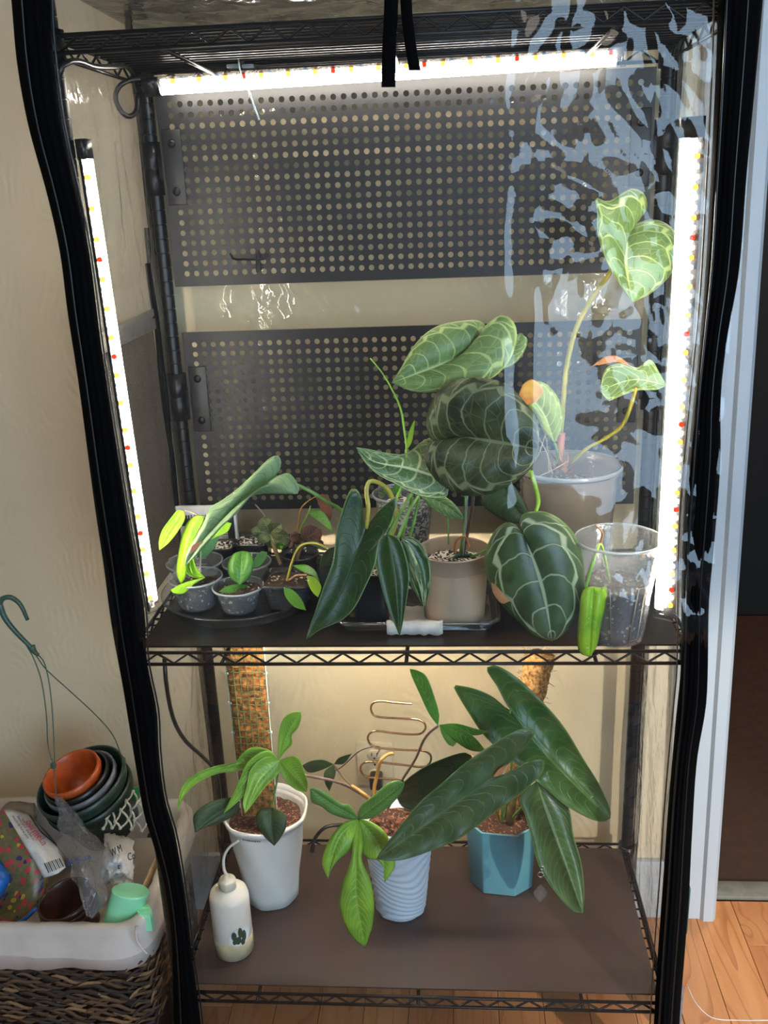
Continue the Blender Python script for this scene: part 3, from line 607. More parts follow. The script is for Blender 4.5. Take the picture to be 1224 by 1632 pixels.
leaf('leaf', M_ANTL, B, [([(1062, 614, .16), (1010, 605, .17), (956, 622, .18)], [(1052, 596), (1036, 573), (1016, 586), (992, 579), (966, 587)], [(1047, 621), (1016, 622), (992, 630), (970, 638)])], cup=.004)
leaf('dry_tip', DRY, B, [([(943, 584, .172), (970, 575, .17), (1007, 584, .17)], [(964, 569), (985, 568)], [(964, 580), (985, 577)])])
ptube('petiole', [(910, 738, .29), (935, 715, .28), (958, 703, .27), (990, 680, .24), (1004, 650, .2), (1014, 618, .17)], .0035, ST_Y, B)
leaf('leaf', M_YTIP, B, [([(884, 706, .20), (866, 660, .185), (834, 620, .18)], [(866, 688), (854, 662), (838, 644), (828, 630)], [(895, 684), (898, 660), (889, 633), (871, 612), (850, 607)])], 'leaf with a yellow and brown tip', cup=-.006)
leaf('yellow_tip', plain('yellow_brown_tip', '#c9a03c', .5, col2='#a8682c'), B, [([(856, 640, .177), (829, 622, .177)], [(838, 645), (828, 634)], [(866, 622), (850, 605), (836, 610)])])
ptube('petiole', [(886, 742, .27), (889, 722, .23), (884, 707, .202)], .0025, ST_G, B)
for k, (x, y, x2, y2) in enumerate([(892, 745, 878, 722), (896, 748, 905, 722), (886, 750, 872, 738), (900, 752, 890, 728), (905, 755, 915, 740)]):
    ptube('dry_sheath', [(x, y, .265), ((x+x2)/2+3, (y+y2)/2, .262), (x2, y2, .26)], .0055, DRY if k % 2 else plain('brown_sheath', '#7a4a2c', .7), B, r2=.001)
for x0, y0, x1, y1 in ((870, 690, 840, 755), (860, 660, 875, 752), (868, 680, 895, 735), (845, 765, 905, 735), (855, 690, 880, 755)):
    ptube('dry_fibre', [(x0, y0, .22), ((x0+x1)/2+4, (y0+y1)/2, .23), (x1, y1, .25)], .0008, plain('pale_fibre', '#c5b894', .6), B)
ptube('shoot', [(846, 752, .20), (853, 775, .17), (858, 800, .13), (853, 818, .10)], .0045, ST_L, A, r2=.003)
# ================================================================== LONG DARK LEAVES (BLACK SQUARE POT)
C_ = plant('arrow_leaf_philodendron', W(590, 905, .118), 'philodendron with glossy dark arrow-shaped leaves in front of the taupe pot')
leaf('leaf', M_DARK, C_, [([(583, 843, .05), (565, 890, .035), (545, 940, .02), (520, 985, .005), (488, 1020, -.005)], [(579, 823), (577, 798), (569, 780), (559, 780), (547, 809), (536, 851), (531, 893), (516, 934), (502, 976), (490, 1010)], [(590, 832), (603, 815), (622, 797), (632, 791), (632, 808), (619, 843), (605, 862), (599, 896), (583, 934), (563, 971), (541, 990), (508, 1004)])], 'large arrow-shaped dark leaf', cup=.004, n=44, m=8, dL=.01, dR=.006)
leaf('leaf', M_DARK, C_, [([(617, 851, .04), (630, 930, .015), (637, 1014, .0)], [(602, 865), (599, 893), (608, 934), (619, 971), (630, 998)], [(635, 859), (647, 887), (652, 921), (647, 962), (641, 998)])], cup=.005, n=30, dL=.006, dR=.006)
leaf('leaf', M_PALES, C_, [([(640, 858, .06), (662, 910, .045), (676, 968, .03)], [(644, 893), (652, 923), (666, 951)], [(658, 857), (674, 871), (686, 901), (686, 934), (680, 959)])], 'dark leaf with a pale streak', cup=.008, dL=.01, dR=.01)
ptube('petiole', [(584, 842, .05), (587, 807, .05), (584, 784, .055), (588, 768, .06), (605, 770, .08), (622, 786, .10), (632, 830, .115), (600, 900, .118)], .0036, ST_Y, C_, n=36)
ptube('petiole', [(618, 852, .04), (638, 818, .06), (656, 788, .09), (640, 860, .12)], .0026, ST_G, C_, n=26)
ptube('petiole', [(634, 858, .06), (652, 815, .08), (667, 792, .10), (650, 870, .12)], .0026, ST_G, C_, n=26)
ptube('stem', [(600, 905, .118), (622, 850, .12), (630, 800, .12), (642, 770, .12), (648, 715, .13), (645, 690, .14), (638, 650, .15), (620, 612, .16), (606, 590, .17), (590, 571, .18)], .0032, ST_L, C_, r2=.001, n=40)
leaf('new_leaf_sheath', M_LIME, C_, [([(648, 718, .13), (655, 690, .13), (661, 669, .13)], [(650, 695), (656, 678)], [(656, 705), (660, 685)])])
leaf('leaf', M_GREY, C_, [([(437, 760, .10), (400, 785, .09), (370, 812, .075), (340, 842, .06), (315, 872, .045), (295, 903, .03)], [(446, 748), (448, 735), (443, 726), (430, 730), (414, 745), (400, 759), (377, 780), (354, 797), (334, 810), (325, 832), (311, 857), (297, 883)], [(446, 757), (460, 754), (471, 765), (477, 778), (473, 788), (463, 782), (452, 774), (434, 771), (414, 778), (396, 795), (377, 818), (354, 839), (338, 857), (320, 878), (303, 895)])], 'long narrow greyish green blade arching over the cups', cup=-.008, n=44, m=6, dL=.01, dR=-.012)
leaf('scar', plain('orange_scar', '#b5704e', .5), C_, [([(303, 883, .028), (322, 862, .042)], [(306, 870)], [(315, 873)])])
ptube('petiole', [(438, 760, .102), (476, 774, .105), (500, 786, .11), (522, 800, .115), (545, 815, .118), (575, 880, .118)], .0032, ST_G, C_, n=30)
# ================================================================== SEEDLINGS LEFT
D = plant('lime_seedling', cup_f.location+V((0, 0, .05)), 'lime green seedling growing from the front left cup')
leaf('leaf', M_LIME, D, [([(254, 877, .10), (270, 845, .11), (293, 815, .13)], [(253, 864), (258, 846), (272, 826), (284, 813)], [(270, 864), (286, 843), (295, 826)])], cup=.004)
ptube('petiole', [(294, 814, .13), (305, 816, .14), (318, 824, .15), (320, 870, .16), (318, 925, .16)], .0014, plain('pale_stem', '#c9b79a', .5), D)
leaf('leaf', M_LIME, D, [([(288, 931, .12), (300, 880, .12), (325, 822, .14)], [(281, 914), (283, 889), (289, 857), (299, 832), (313, 822)], [(295, 921), (302, 880), (315, 848), (324, 832)])], cup=-.006, dL=.01)
leaf('leaf', M_LIME, D, [([(331, 862, .16), (350, 848, .16), (369, 834, .16)], [(343, 839), (359, 832)], [(343, 857), (363, 847)])])
leaf('leaf', M_LIMD, D, [([(313, 889, .17), (335, 872, .18), (350, 855, .19)], [(318, 866), (336, 856)], [(327, 889), (343, 871)])])
leaf('leaf', M_LIME, D, [([(327, 921, .13), (308, 916, .12), (300, 870, .12)], [(312, 921), (297, 912), (294, 890)], [(313, 905), (308, 888), (306, 875)])], cup=.01)
leaf('leaf', M_LIME, D, [([(326, 921, .13), (300, 932, .12), (272, 940, .115)], [(306, 925), (286, 932)], [(309, 931), (293, 946), (276, 945)])])
E_ = plant('oval_leaf_seedling', W(382, 935, .17), 'seedling with one upright oval green leaf in the middle cup')
leaf('leaf', M_LIMD, E_, [([(382, 932, .15), (384, 905, .16), (386, 878, .18)], [(368, 922), (363, 902), (372, 883)], [(398, 920), (404, 898), (398, 881)])], cup=-.004)
leaf('leaf', M_LIMD, E_, [([(396, 933, .16), (372, 940, .14), (349, 943, .13)], [(380, 931), (360, 935)], [(387, 940), (374, 953), (360, 946)])])
leaf('leaf', M_LIMD, E_, [([(402, 906, .20), (426, 880, .21)], [(406, 890), (416, 879)], [(414, 902), (425, 888)])])
F_ = plant('yellow_stem_seedling', W(457, 925, .18), 'seedling with a curved yellow stalk and small green leaves in the front square pot')
ptube('stem', [(457, 928, .17), (465, 898, .16), (474, 876, .15), (485, 867, .14), (505, 866, .13), (522, 874, .12)], .0026, ST_Y, F_, r2=.0018)
ptube('shoot', [(461, 924, .165), (472, 917, .15), (488, 916, .13)], .0016, plain('pink_shoot', '#c79878', .5), F_)
leaf('leaf', M_LIMD, F_, [([(466, 901, .15), (490, 905, .12), (509, 925, .10)], [(487, 900), (502, 909)], [(482, 911), (497, 917)])])
leaf('leaf', M_LIME, F_, [([(489, 917, .11), (500, 933, .10), (507, 952, .09)], [(503, 921), (512, 935)], [(492, 933), (500, 946)])])
leaf('leaf', M_LIMD, F_, [([(452, 936, .11), (470, 955, .10), (488, 973, .09)], [(466, 940), (481, 956)], [(455, 951), (469, 967)])])
leaf('leaf', M_OLIVE, F_, [([(484, 865, .14), (505, 867, .13), (524, 877, .12)], [(500, 862), (515, 867)], [(500, 870), (515, 877)])])
leaf('leaf', M_OLIVE, F_, [([(508, 908, .14), (522, 888, .14), (534, 871, .15)], [(512, 888), (523, 875)], [(524, 896), (533, 884)])])
H_ = plant('begonia_seedling', W(430, 858, .34), 'grey-green crinkled begonia with a yellow centre over the left back pot')
for k in range(6):
    a = radians(k*60+12); r = 32+5*sin(k*2.1); x0, y0 = 430, 850; c_, s_ = cos(a), sin(a)*.75
    pp = lambda u, v: (x0+(c_*u-sin(a)*v)*r, y0+(s_*u+cos(a)*.75*v)*r)
    leaf('leaf', M_GRYG, H_, [([(x0, y0, .31), (*pp(.5, 0), .30), (*pp(1, 0), .31)], [pp(.35, -.35), pp(.75, -.3)], [pp(.35, .35), pp(.75, .3)])], wav=.03, seed=k, n=16, m=7)
ptube('stem', [(448, 900, .29), (440, 880, .30), (432, 858, .31)], .004, plain('hairy_stem', '#8c7a5c', .8), H_)
ptube('dried_stem', [(422, 840, .32), (421, 822, .32), (414, 812, .32), (407, 804, .32)], .0014, plain('dried_twig', '#a39080', .8), H_)
ptube('dried_stem', [(421, 824, .32), (432, 826, .32), (440, 840, .32)], .001, plain('dried_twig', '#8a7868', .8), H_)
I_ = plant('wine_begonia_seedling', W(470, 860, .34), 'wine red and grey crinkled begonia over the right back pot')
for k, (x, y, dx, dy, m_) in enumerate([(462, 862, 20, -6, M_WINE), (478, 860, -16, -8, M_WINE), (480, 862, 30, -18, M_WINE), (492, 856, 20, -12, M_WINE), (500, 862, 14, 10, M_WINE), (452, 868, -12, 4, M_LIMD), (470, 868, 18, 6, M_GRYG), (440, 862, 20, 8, M_GRYG), (476, 864, 0, 12, M_GRYG)]):
    nx, ny = -dy*.5, dx*.4
    leaf('leaf', m_, I_, [([(x, y, .31), (x+dx*.5, y+dy*.5, .30), (x+dx, y+dy, .31)], [(x+dx*.3+nx, y+dy*.3+ny), (x+dx*.75+nx, y+dy*.75+ny)], [(x+dx*.3-nx, y+dy*.3-ny), (x+dx*.75-nx, y+dy*.75-ny)])], wav=.02, seed=k, n=12, m=5)
for x in (455, 472): ptube('stem', [(x, 900, .29), (x+4, 885, .30), (x+12, 862, .31)], .0035, plain('wine_stem', '#7a5648', .8), I_)
J_ = plant('climbing_seedling', W(473, 850, .34), 'seedling with thin orange stalk, green leaf and dusky red leaf near the pegboard')
ptube('stem', [(473, 850, .33), (476, 830, .33), (479, 812, .33), (488, 801, .32), (502, 792, .30)], .0017, ORG, J_, r2=.001)
ptube('shoot', [(478, 846, .33), (485, 830, .33), (491, 818, .32), (495, 806, .32)], .0022, ST_L, J_, r2=.001)
leaf('leaf', M_LIMD, J_, [([(491, 816, .32), (515, 828, .30), (531, 851, .29)], [(506, 812), (518, 819), (527, 835)], [(499, 824), (511, 833), (524, 843)])])
leaf('leaf', M_RED, J_, [([(504, 793, .31), (518, 810, .31), (527, 830, .31)], [(514, 787), (526, 796), (530, 814)], [(508, 805), (517, 820)])], 'dusky red leaf back')
L_ = plant('gravel_pot_seedling', W(640, 790, .335), 'small green sprigs in the clear pot behind the yellow stem')
for x, y, u, v in ((618, 790, 612, 772), (622, 790, 630, 776), (634, 792, 632, 764), (612, 792, 604, 784)):
    leaf('leaf', M_LIMD, L_, [([(x, y, .33), (u, v, .32)], [((x+u)/2-5, (y+v)/2)], [((x+u)/2+5, (y+v)/2)])], n=8, m=3)
# ================================================================== BOTTOM SHELF
def twist(n, amp):
    def f(r, z, a): return r*(1+amp*(abs(((a*n/(2*pi)+z*7) % 1)-.5)*2-.5)), z
    return f
WPOT = plain('white_ceramic', '#d8d6cf', .35, bump=.04, var=.02)
_g = potgeo(417, 1288, 136, 432, 1453, 84, BOT); wp_h = _g[3]; wp_r = _g[1]+(_g[2]-.006-_g[1])*.905+.0012
wp = pot('white_pot', _g, WPOT, 'white ceramic pot with twisted facets, beside the squeeze bottle', 'pot', .012, .004, BARK, .88, twist(7, .045), 84)
for k in range(9):
    aa = -pi/2-.10-.30+.055*k; rr_ = wp_r-.0005; boxo('printed_mark', wp.location+V((rr_*cos(aa), rr_*sin(aa), wp_h*.905)), (.0026, .0016, .0011 if k % 3 else .0018), BLKP, wp, rot=Matrix.Rotation(aa+pi/2, 3, 'Z'))
def ridge(r, z, a):
    k = z*420+5*sin(2.2*a+z*30)+6*noise.noise(V((a*1.1, z*9, 0)))
    return r+.0011*sin(k), z
c, rb, rt, h = potgeo(634, 1298, 118, 636, 1471, 80, BOT)
rp = thing('ridged_pot', c, 'pale grey-white pot with fine wavy ridges in the centre of the bottom shelf', 'pot')
bm = bmesh.new(); r_at = lambda z: rb+(rt-rb)*z/h
lathe(bm, [(rb*.9, 0)]+[(r_at(h*k/110), h*k/110) for k in range(1, 111)]+[(rt-.005, h), (r_at(h*.8)-.006, h*.8), (.001, h*.78)], 96, c, lambda r, z, a: ridge(r, z, a) if 0 < z < h-.004 else (r, z))
mesh('pot_wall', bm, plain('grey_white_resin', '#c3ccd4', .45, bump=.02, var=.02), rp)
bm = bmesh.new(); lathe(bm, [(.001, h*.80), (r_at(h*.85)-.007, h*.86), (r_at(h*.86)-.007, h*.861), (r_at(h*.5)-.02, h*.82), (.002, h*.79)], 40, c); mesh('soil', bm, BARK, rp)
for k in range(26):
    a = random.uniform(0, 6.28); r = random.uniform(0, rt*.8); boxo('bark_chip', (c.x+r*cos(a), c.y+r*sin(a), c.z+h*.88), (.012, .008, .005), plain('bark_chip', random.choice(['#7a4530', '#5a3424', '#9c6a50']), .9) if k < 3 else bpy.data.materials['bark_chip'], rp, bev=.0015, rot=Matrix.Rotation(random.uniform(0, 3), 3, 'Z') @ Matrix.Rotation(random.uniform(-.5, .5), 3, 'X'))
# teal octagonal pot
TEAL = plain('teal_glaze', '#5f9aa6', .35, bump=.03, var=.03)
tc, trb, trt, th_ = potgeo(802, 1296, 112, 800, 1429, 104, BOT)
def octo(r, z, a):  # square with broad chamfers
    c_, s_ = abs(cos(a)), abs(sin(a)); return r/max(c_, s_, (c_+s_)/1.5), z
tl = thing('teal_pot', tc, 'blue-green octagonal pot at the right of the bottom shelf', 'pot')
bm = bmesh.new(); s0 = .93
rings = []
angs = []
for k in range(4):
    for d in (-.4636/1.0, .4636): angs.append(k*pi/2+d)
rot0 = radians(-7)
def octring(r, z): return [bm.verts.new((tc.x+r*1.08*cos(a+rot0), tc.y+r*1.08*sin(a+rot0), tc.z+z)) for a in angs]
P8 = [(trb*.96, 0), (trb, .003), (trt, th_-.004), (trt+.0008, th_), (trt-.004, th_), (trt-.005, th_*.8), (.002, th_*.8)]
rr = [octring(*q) for q in P8]
for A_, B_ in zip(rr, rr[1:]):
    for k in range(8): bm.faces.new((A_[k], A_[(k+1) % 8], B_[(k+1) % 8], B_[k]))
bm.faces.new(rr[0][::-1]); bm.faces.new(rr[-1]); es = [e for e in bm.edges if abs(e.verts[0].co.z-e.verts[1].co.z) > th_*.5]
bmesh.ops.bevel(bm, geom=es, offset=.003, segments=2, affect='EDGES', profile=.5); mesh('pot_wall', bm, TEAL, tl, smooth='a')
bm = bmesh.new(); lathe(bm, [(.001, th_*.84), (trt*.55, th_*.9), (trt*.93, th_*.88), (trt*.9, th_*.82), (.002, th_*.82)], 30, tc)
for v in bm.verts: v.co.z += .006*noise.noise(v.co*70)
mesh('soil', bm, BARK, tl)
# squeeze bottle
PE = N('milky_bottle_plastic'); sh = PE.pr(lin('#ddd6c8'), .35, 0, Subsurface_Weight=.2, Subsurface_Scale=.02); PEM = PE.done(sh)
b0, brb, brt, bh = potgeo(365, 1421, 64, 367, 1534, 60, BOT)
bo = thing('squeeze_bottle', b0, 'milky white squeeze bottle with bent spout and a round leaf sticker', 'bottle')
R0 = brb*1.04; bm = bmesh.new(); lathe(bm, [(R0*.93, 0), (R0, .004), (R0, bh*.93), (R0*.93, bh*1.01), (R0*.6, bh*1.06), (.014, bh*1.08), (.014, bh*1.09)], 40, b0); mesh('bottle_body', bm, PEM, bo)
bm = bmesh.new(); lathe(bm, [(R0+.0004, .004), (R0+.0004, bh*.30), (R0, bh*.302)], 40, b0); mesh('liquid', bm, plain('tan_liquid', '#cdbb93', .35, bump=0), bo)['label'] = 'yellowish liquid showing in the lower third'
CAPM = plain('cream_cap', '#d9cfb8', .4)
bm = bmesh.new(); prof = [(.0165, bh*1.07), (.0168, bh*1.20), (.015, bh*1.22), (.007, bh*1.25), (.005, bh*1.29)]
lathe(bm, prof, 40, b0, lambda r, z, a: (r+(.0006*(1 if int(a*40/pi) % 2 else -1) if r > .0164 else 0), z)); mesh('cap', bm, CAPM, bo)
top_ = b0+V((0, 0, bh*1.27)); u = b0.y
tube('spout', [top_, W(357, 1385, u), W(357, 1366, u), W(366, 1350, u), W(380, 1340, u)], .0030, PEM, bo, 10, r2=.0022, n=20)
# sticker wrapped on the bottle
bm = bmesh.new(); a0 = math.atan2(W(386, 1488, u).y-b0.y-.025, W(386, 1488, u).x-b0.x)
a0 = -.95; zc = bh*.42
ctr = bm.verts.new((b0.x+(R0+.0008)*cos(a0), b0.y+(R0+.0008)*sin(a0), b0.z+zc)); rg = []
for k in range(24):
    t_ = 2*pi*k/24; a = a0+.58*cos(t_); rg.append(bm.verts.new((b0.x+(R0+.0008)*cos(a), b0.y+(R0+.0008)*sin(a), b0.z+zc+.020*sin(t_))))
# subdivide radially to stay on the curved wall
for k in range(24): bm.faces.new((ctr, rg[k], rg[(k+1) % 24]))
bmesh.ops.subdivide_edges(bm, edges=bm.edges, cuts=3, use_grid_fill=True)
for v in bm.verts:
    d_ = V((v.co.x-b0.x, v.co.y-b0.y, 0)).normalized(); v.co.x, v.co.y = b0.x+d_.x*(R0+.0010), b0.y+d_.y*(R0+.0010)
st = mesh('sticker', bm, WT, bo)
for aa, zz, ra, rz in ((-.30, .006, .13, .010), (.02, .010, .12, .012), (.20, .0, .13, .013), (-.12, -.006, .16, .009), (.12, -.012, .12, .008), (-.30, -.008, .10, .006)):
    bm = bmesh.new(); ctr = bm.verts.new((b0.x+cos(a0+aa), b0.y+sin(a0+aa), b0.z+zc+zz)); rg = [bm.verts.new((b0.x+cos(a0+aa+ra*cos(q*pi/6)), b0.y+sin(a0+aa+ra*cos(q*pi/6)), b0.z+zc+zz+rz*sin(q*pi/6))) for q in range(12)]
    for k in range(12): bm.faces.new((ctr, rg[k], rg[(k+1) % 12]))
    for v in bm.verts: 
        d_ = V((v.co.x-b0.x, v.co.y-b0.y, 0)).normalized(); v.co.x, v.co.y = b0.x+d_.x*(R0+.0018), b0.y+d_.y*(R0+.0018)
    mesh('printed_leaf', bm, bpy.data.materials.get('dark_green_print') or plain('dark_green_print', '#2e4430', .5), st)
# moss pole
MP = thing('moss_pole', W(412, 1300, wp.location.y+.01), 'flat orange-brown moss pole wrapped in green netting, in the white pot', 'pole')
MOSS = plain('orange_brown_moss', '#a8682c', .95, scale=110, bump=1, col2='#4f3a18')
def pole_at(t, s, o=0):   # t 0 top..1 bottom, s -1..1 across
    x = 388+(414-388)*t; w = 31+(27-31)*t; y = 1030+(1300-1030)*t
    return W(x+s*w, y, .335-.10*t-o)
bm = bmesh.new(); rows = []
for i in range(61):
    t_ = i/60; row = []
    for j in range(14):
        s_ = -1+2*j/13; p = pole_at(t_, s_, .012*sqrt(max(0, 1-s_*s_*.9))); p += V((0, -1, 0))*(.006*noise.noise(p*95)+.003*noise.noise(p*300)); row.append(bm.verts.new(p))
    for j in range(13, -1, -2): s_ = -1+2*j/13; row.append(bm.verts.new(pole_at(t_, s_*.98, -.014*sqrt(max(.05, 1-s_*s_)))))
    rows.append(row)
for A_, B_ in zip(rows, rows[1:]):
    for j in range(len(A_)): bm.faces.new((A_[j], A_[(j+1) % len(A_)], B_[(j+1) % len(A_)], B_[j]))
bm.faces.new(rows[0]); bm.faces.new(rows[-1][::-1]); mesh('moss_core', bm, MOSS, MP)
NET = plain('green_netting', '#3f5a2c', .6)
for k in range(7): s_ = -1+2*k/6; tube('net_wire', [pole_at(q/12, s_, .006+.012*sqrt(max(0, 1-s_*s_*.9))) for q in range(13)], .0009, NET, MP, 5)
for k in range(27): t_ = k/26; tube('net_wire', [pole_at(t_+.003*sin(q*2+k), -1+q/4, .006+.012*sqrt(max(0, 1-(-1+q/4)**2*.9))) for q in range(9)], .0009, NET, MP, 5)
CLIP = plain('white_clip', '#d8dadb', .4)
for k in range(5):
    for s_ in (-1.02, 1.02): boxo('clip', pole_at(.16+k*.175, s_, .004), (.007, .006, .005), CLIP, MP, bev=.0012)
for s_ in (-1.03, 1.03): tube('edge_wire', [pole_at(q/8, s_, .002) for q in range(9)], .0012, CLIP, MP, 5)
# second coir pole in teal pot
M2 = thing('coir_pole', W(845, 1300, tc.y), 'fuzzy tan coir pole rising behind the long leaves at the right', 'pole')
COIR = plain('tan_coir', '#b98a50', .95, scale=150, bump=1, col2='#6d4a26')
bm = bmesh.new(); top2, bot2 = W(860, 1045, .34), V((tc.x+.012, tc.y+.012, tc.z+th_*.84)); rows = []
for i in range(40):
    t_ = i/39; p = top2.lerp(bot2, t_); row = []
    for k in range(20):
        a = 2*pi*k/20; q = p+V((cos(a), sin(a), 0))*(.029-.010*t_); q += V((cos(a), sin(a), 0))*(.006*noise.noise(q*80)+.004*noise.noise(q*260)); row.append(bm.verts.new(q))
    rows.append(row)
for A_, B_ in zip(rows, rows[1:]):
    for k in range(20): bm.faces.new((A_[k], A_[(k+1) % 20], B_[(k+1) % 20], B_[k]))
bm.faces.new(rows[0]); bm.faces.new(rows[-1][::-1]); mesh('coir_core', bm, COIR, M2)
bm = bmesh.new()
for k in range(260):
    t_ = random.random()**1.6*.6; a = random.uniform(0, 6.28); p = top2.lerp(bot2, t_)+V((cos(a), sin(a), 0))*(.029-.01*t_); q = [p]
    for _ in range(3): q.append(q[-1]+V((random.uniform(-1, 1), random.uniform(-1, 1), random.uniform(-1, 1)))*.006+V((cos(a), sin(a), 0))*.001)
    tube_bm(bm, q, .0005, 3, cap=False)
mesh('coir_fibres', bm, COIR, M2, kind='stuff')
# trellis
T = thing('wire_trellis', W(632, 1245, c.y), 'copper wire trellis bent in a zigzag of loops in front of the wall outlet', 'trellis')
COP = plain('copper_wire', '#d8a078', .25, .9, bump=0)
q = [(657, 1122), (630, 1120), (605, 1117.5), (594, 1121), (591, 1130), (596, 1140), (606, 1143), (635, 1145), (666, 1147), (676, 1152), (678, 1161), (671, 1169), (655, 1170.5), (625, 1168), (598, 1165), (589, 1169), (586, 1177), (591, 1187), (604, 1192), (640, 1195), (676, 1197), (686, 1203), (686, 1214), (677, 1222), (640, 1219), (590, 1214), (577, 1218), (575, 1228), (582, 1237), (600, 1240), (634, 1243), (652, 1252), (656, 1275)]
ptube('bent_wire', [(x, y, .235+.0*i) for i, (x, y) in enumerate(q)], .0021, COP, T, n=150)
ptube('bent_wire', [(618, 1290, .2), (640, 1291, .19), (656, 1294, .2)], .0021, COP, T)
# plants on the bottom shelf
P1 = plant('lobed_philodendron', wp.location+V((0, 0, .16)), 'philodendron with lobed lime green leaf in front of the moss pole')
Y1 = .14
leaf('leaf', M_LOBE, P1, [
 ([(445, 1212, .16), (458, 1172, .17), (479, 1134, .18)], [(443, 1190), (445, 1165), (452, 1145), (466, 1135)], [(452, 1200), (466, 1185), (464, 1173), (475, 1160), (480, 1145)]),
 ([(445, 1212, .16), (468, 1235, .14), (489, 1262, .12)], [(468, 1205), (479, 1212), (484, 1228), (490, 1245)], [(448, 1232), (458, 1248), (474, 1260)]),
 ([(445, 1212, .16), (412, 1245, .13), (391, 1296, .10)], [(448, 1225), (441, 1236), (422, 1255), (405, 1278)], [(425, 1205), (400, 1225), (393, 1255), (387, 1280)]),
 ([(445, 1212, .16), (395, 1240, .13), (356, 1297, .10)], [(440, 1222), (405, 1250), (385, 1272), (370, 1286)], [(425, 1196), (395, 1215), (381, 1245), (367, 1275)]),
 ([(445, 1212, .16), (385, 1216, .15), (330, 1232, .13), (296, 1254, .10), (281, 1300, .07)], [(430, 1196), (403, 1191), (385, 1202), (375, 1215), (347, 1220), (313, 1233), (290, 1255)], [(430, 1226), (395, 1228), (347, 1233), (312, 1249), (290, 1275)])],
 'large lime green leaf with five lobes', n=26, m=6, cup=.004)
ptube('petiole', [(445, 1213, .16), (442, 1240, .2), (434, 1285, .21)], .002, ST_G, P1)
leaf('leaf', M_OLIVE, P1, [([(383, 1278, .14), (350, 1295, .11), (311, 1327, .08)], [(369, 1271), (335, 1278), (309, 1299)], [(377, 1296), (347, 1313), (326, 1319)])], 'dark matt leaf', cup=-.004)
leaf('leaf', M_OLIVE, P1, [([(432, 1286, .12), (432, 1315, .10), (437, 1348, .09)], [(412, 1292), (408, 1310), (421, 1333)], [(454, 1297), (456, 1318), (446, 1337)])], 'dark matt leaf', cup=-.004)
P2 = plant('fingered_philodendron', rp.location+V((0, 0, .16)), 'philodendron with fingered light green leaves in the ridged pot')
leaf('leaf', M_LOBD, P2, [
 ([(572, 1305, .10), (535, 1285, .09), (494, 1257, .08)], [(556, 1282), (545, 1281), (517, 1262), (503, 1256)], [(556, 1306), (526, 1296), (512, 1285), (497, 1278)]),
 ([(572, 1305, .10), (605, 1278, .09), (645, 1248, .09)], [(574, 1285), (594, 1269), (619, 1248), (636, 1244)], [(590, 1304), (619, 1286), (640, 1262)])], n=24, cup=-.006)
leaf('leaf', M_LOBE, P2, [
 ([(572, 1305, .10), (540, 1335, .07), (523, 1401, .04)], [(547, 1312), (524, 1340), (513, 1376)], [(570, 1338), (556, 1356), (538, 1372), (527, 1388)]),
 ([(572, 1305, .10), (605, 1350, .08), (613, 1406, .06)], [(574, 1350), (585, 1368), (602, 1371), (612, 1385)], [(594, 1311), (616, 1329), (622, 1354), (630, 1378), (622, 1394)]),
 ([(572, 1305, .10), (568, 1365, .05), (568, 1430, .03), (583, 1509, .02)], [(562, 1337), (559, 1371), (544, 1414), (541, 1448), (556, 1486), (573, 1504)], [(579, 1340), (577, 1371), (590, 1401), (596, 1435), (594, 1473), (586, 1499)])],
 'large pale lime leaf hanging in three lobes', n=30, m=7, cup=-.006)
leaf('leaf', M_LIMD, P2, [
 ([(698, 1157, .16), (680, 1110, .17), (653, 1066, .18)], [(684, 1138), (668, 1104), (655, 1075)], [(700, 1140), (693, 1112), (679, 1077), (664, 1068)]),
 ([(700, 1155, .16), (740, 1160, .15), (780, 1166, .14)], [(727, 1153), (760, 1162)], [(727, 1168), (760, 1172)]),
 ([(700, 1155, .16), (740, 1172, .14), (774, 1196, .13)], [(727, 1158), (755, 1174)], [(722, 1178), (745, 1194), (762, 1198)]),
 ([(700, 1155, .16), (712, 1175, .15), (722, 1190, .14)], [(704, 1170), (714, 1186)], [(715, 1165), (728, 1182)])], 'upright light green leaf', n=20)
leaf('leaf', M_OLIVE, P2, [
 ([(532, 1218, .26), (505, 1218, .25), (481, 1220, .24)], [(515, 1211), (495, 1213)], [(510, 1228), (492, 1231)]),
 ([(532, 1218, .26), (548, 1210, .25), (561, 1201, .24)], [(540, 1208)], [(548, 1217)]),
 ([(532, 1218, .26), (526, 1240, .25), (525, 1261, .25)], [(517, 1230), (518, 1248)], [(535, 1232), (530, 1248)])], n=14, m=5)
ptube('petiole', [(698, 1157, .16), (684, 1168, .17), (674, 1182, .18), (662, 1210, .2), (642, 1242, .21), (618, 1290, .21)], .0024, ST_P, P2)
ptube('petiole', [(532, 1219, .26), (545, 1236, .25), (560, 1252, .23), (586, 1272, .21), (600, 1295, .2)], .0018, ST_P, P2)
ptube('petiole', [(481, 1235, .15), (505, 1239, .16), (543, 1248, .17), (570, 1262, .18), (592, 1278, .19), (606, 1300, .2)], .0028, ST_P, P2)
ptube('stem', [(628, 1201, .22), (618, 1202, .22), (607, 1212, .21), (601, 1235, .21), (596, 1262, .2), (600, 1295, .19)], .0034, ORG, P2, r2=.004)
ptube('stem', [(560, 1252, .19), (580, 1266, .18), (594, 1278, .18), (604, 1298, .19)], .004, ORG, P2)
ptube('petiole', [(572, 1305, .10), (573, 1290, .13), (590, 1284, .17), (604, 1296, .19)], .0022, ST_B, P2)
P3 = plant('long_leaf_philodendron', tl.location+V((0, 0, .14)), 'philodendron with very long strap-like dark green leaves in the teal pot')
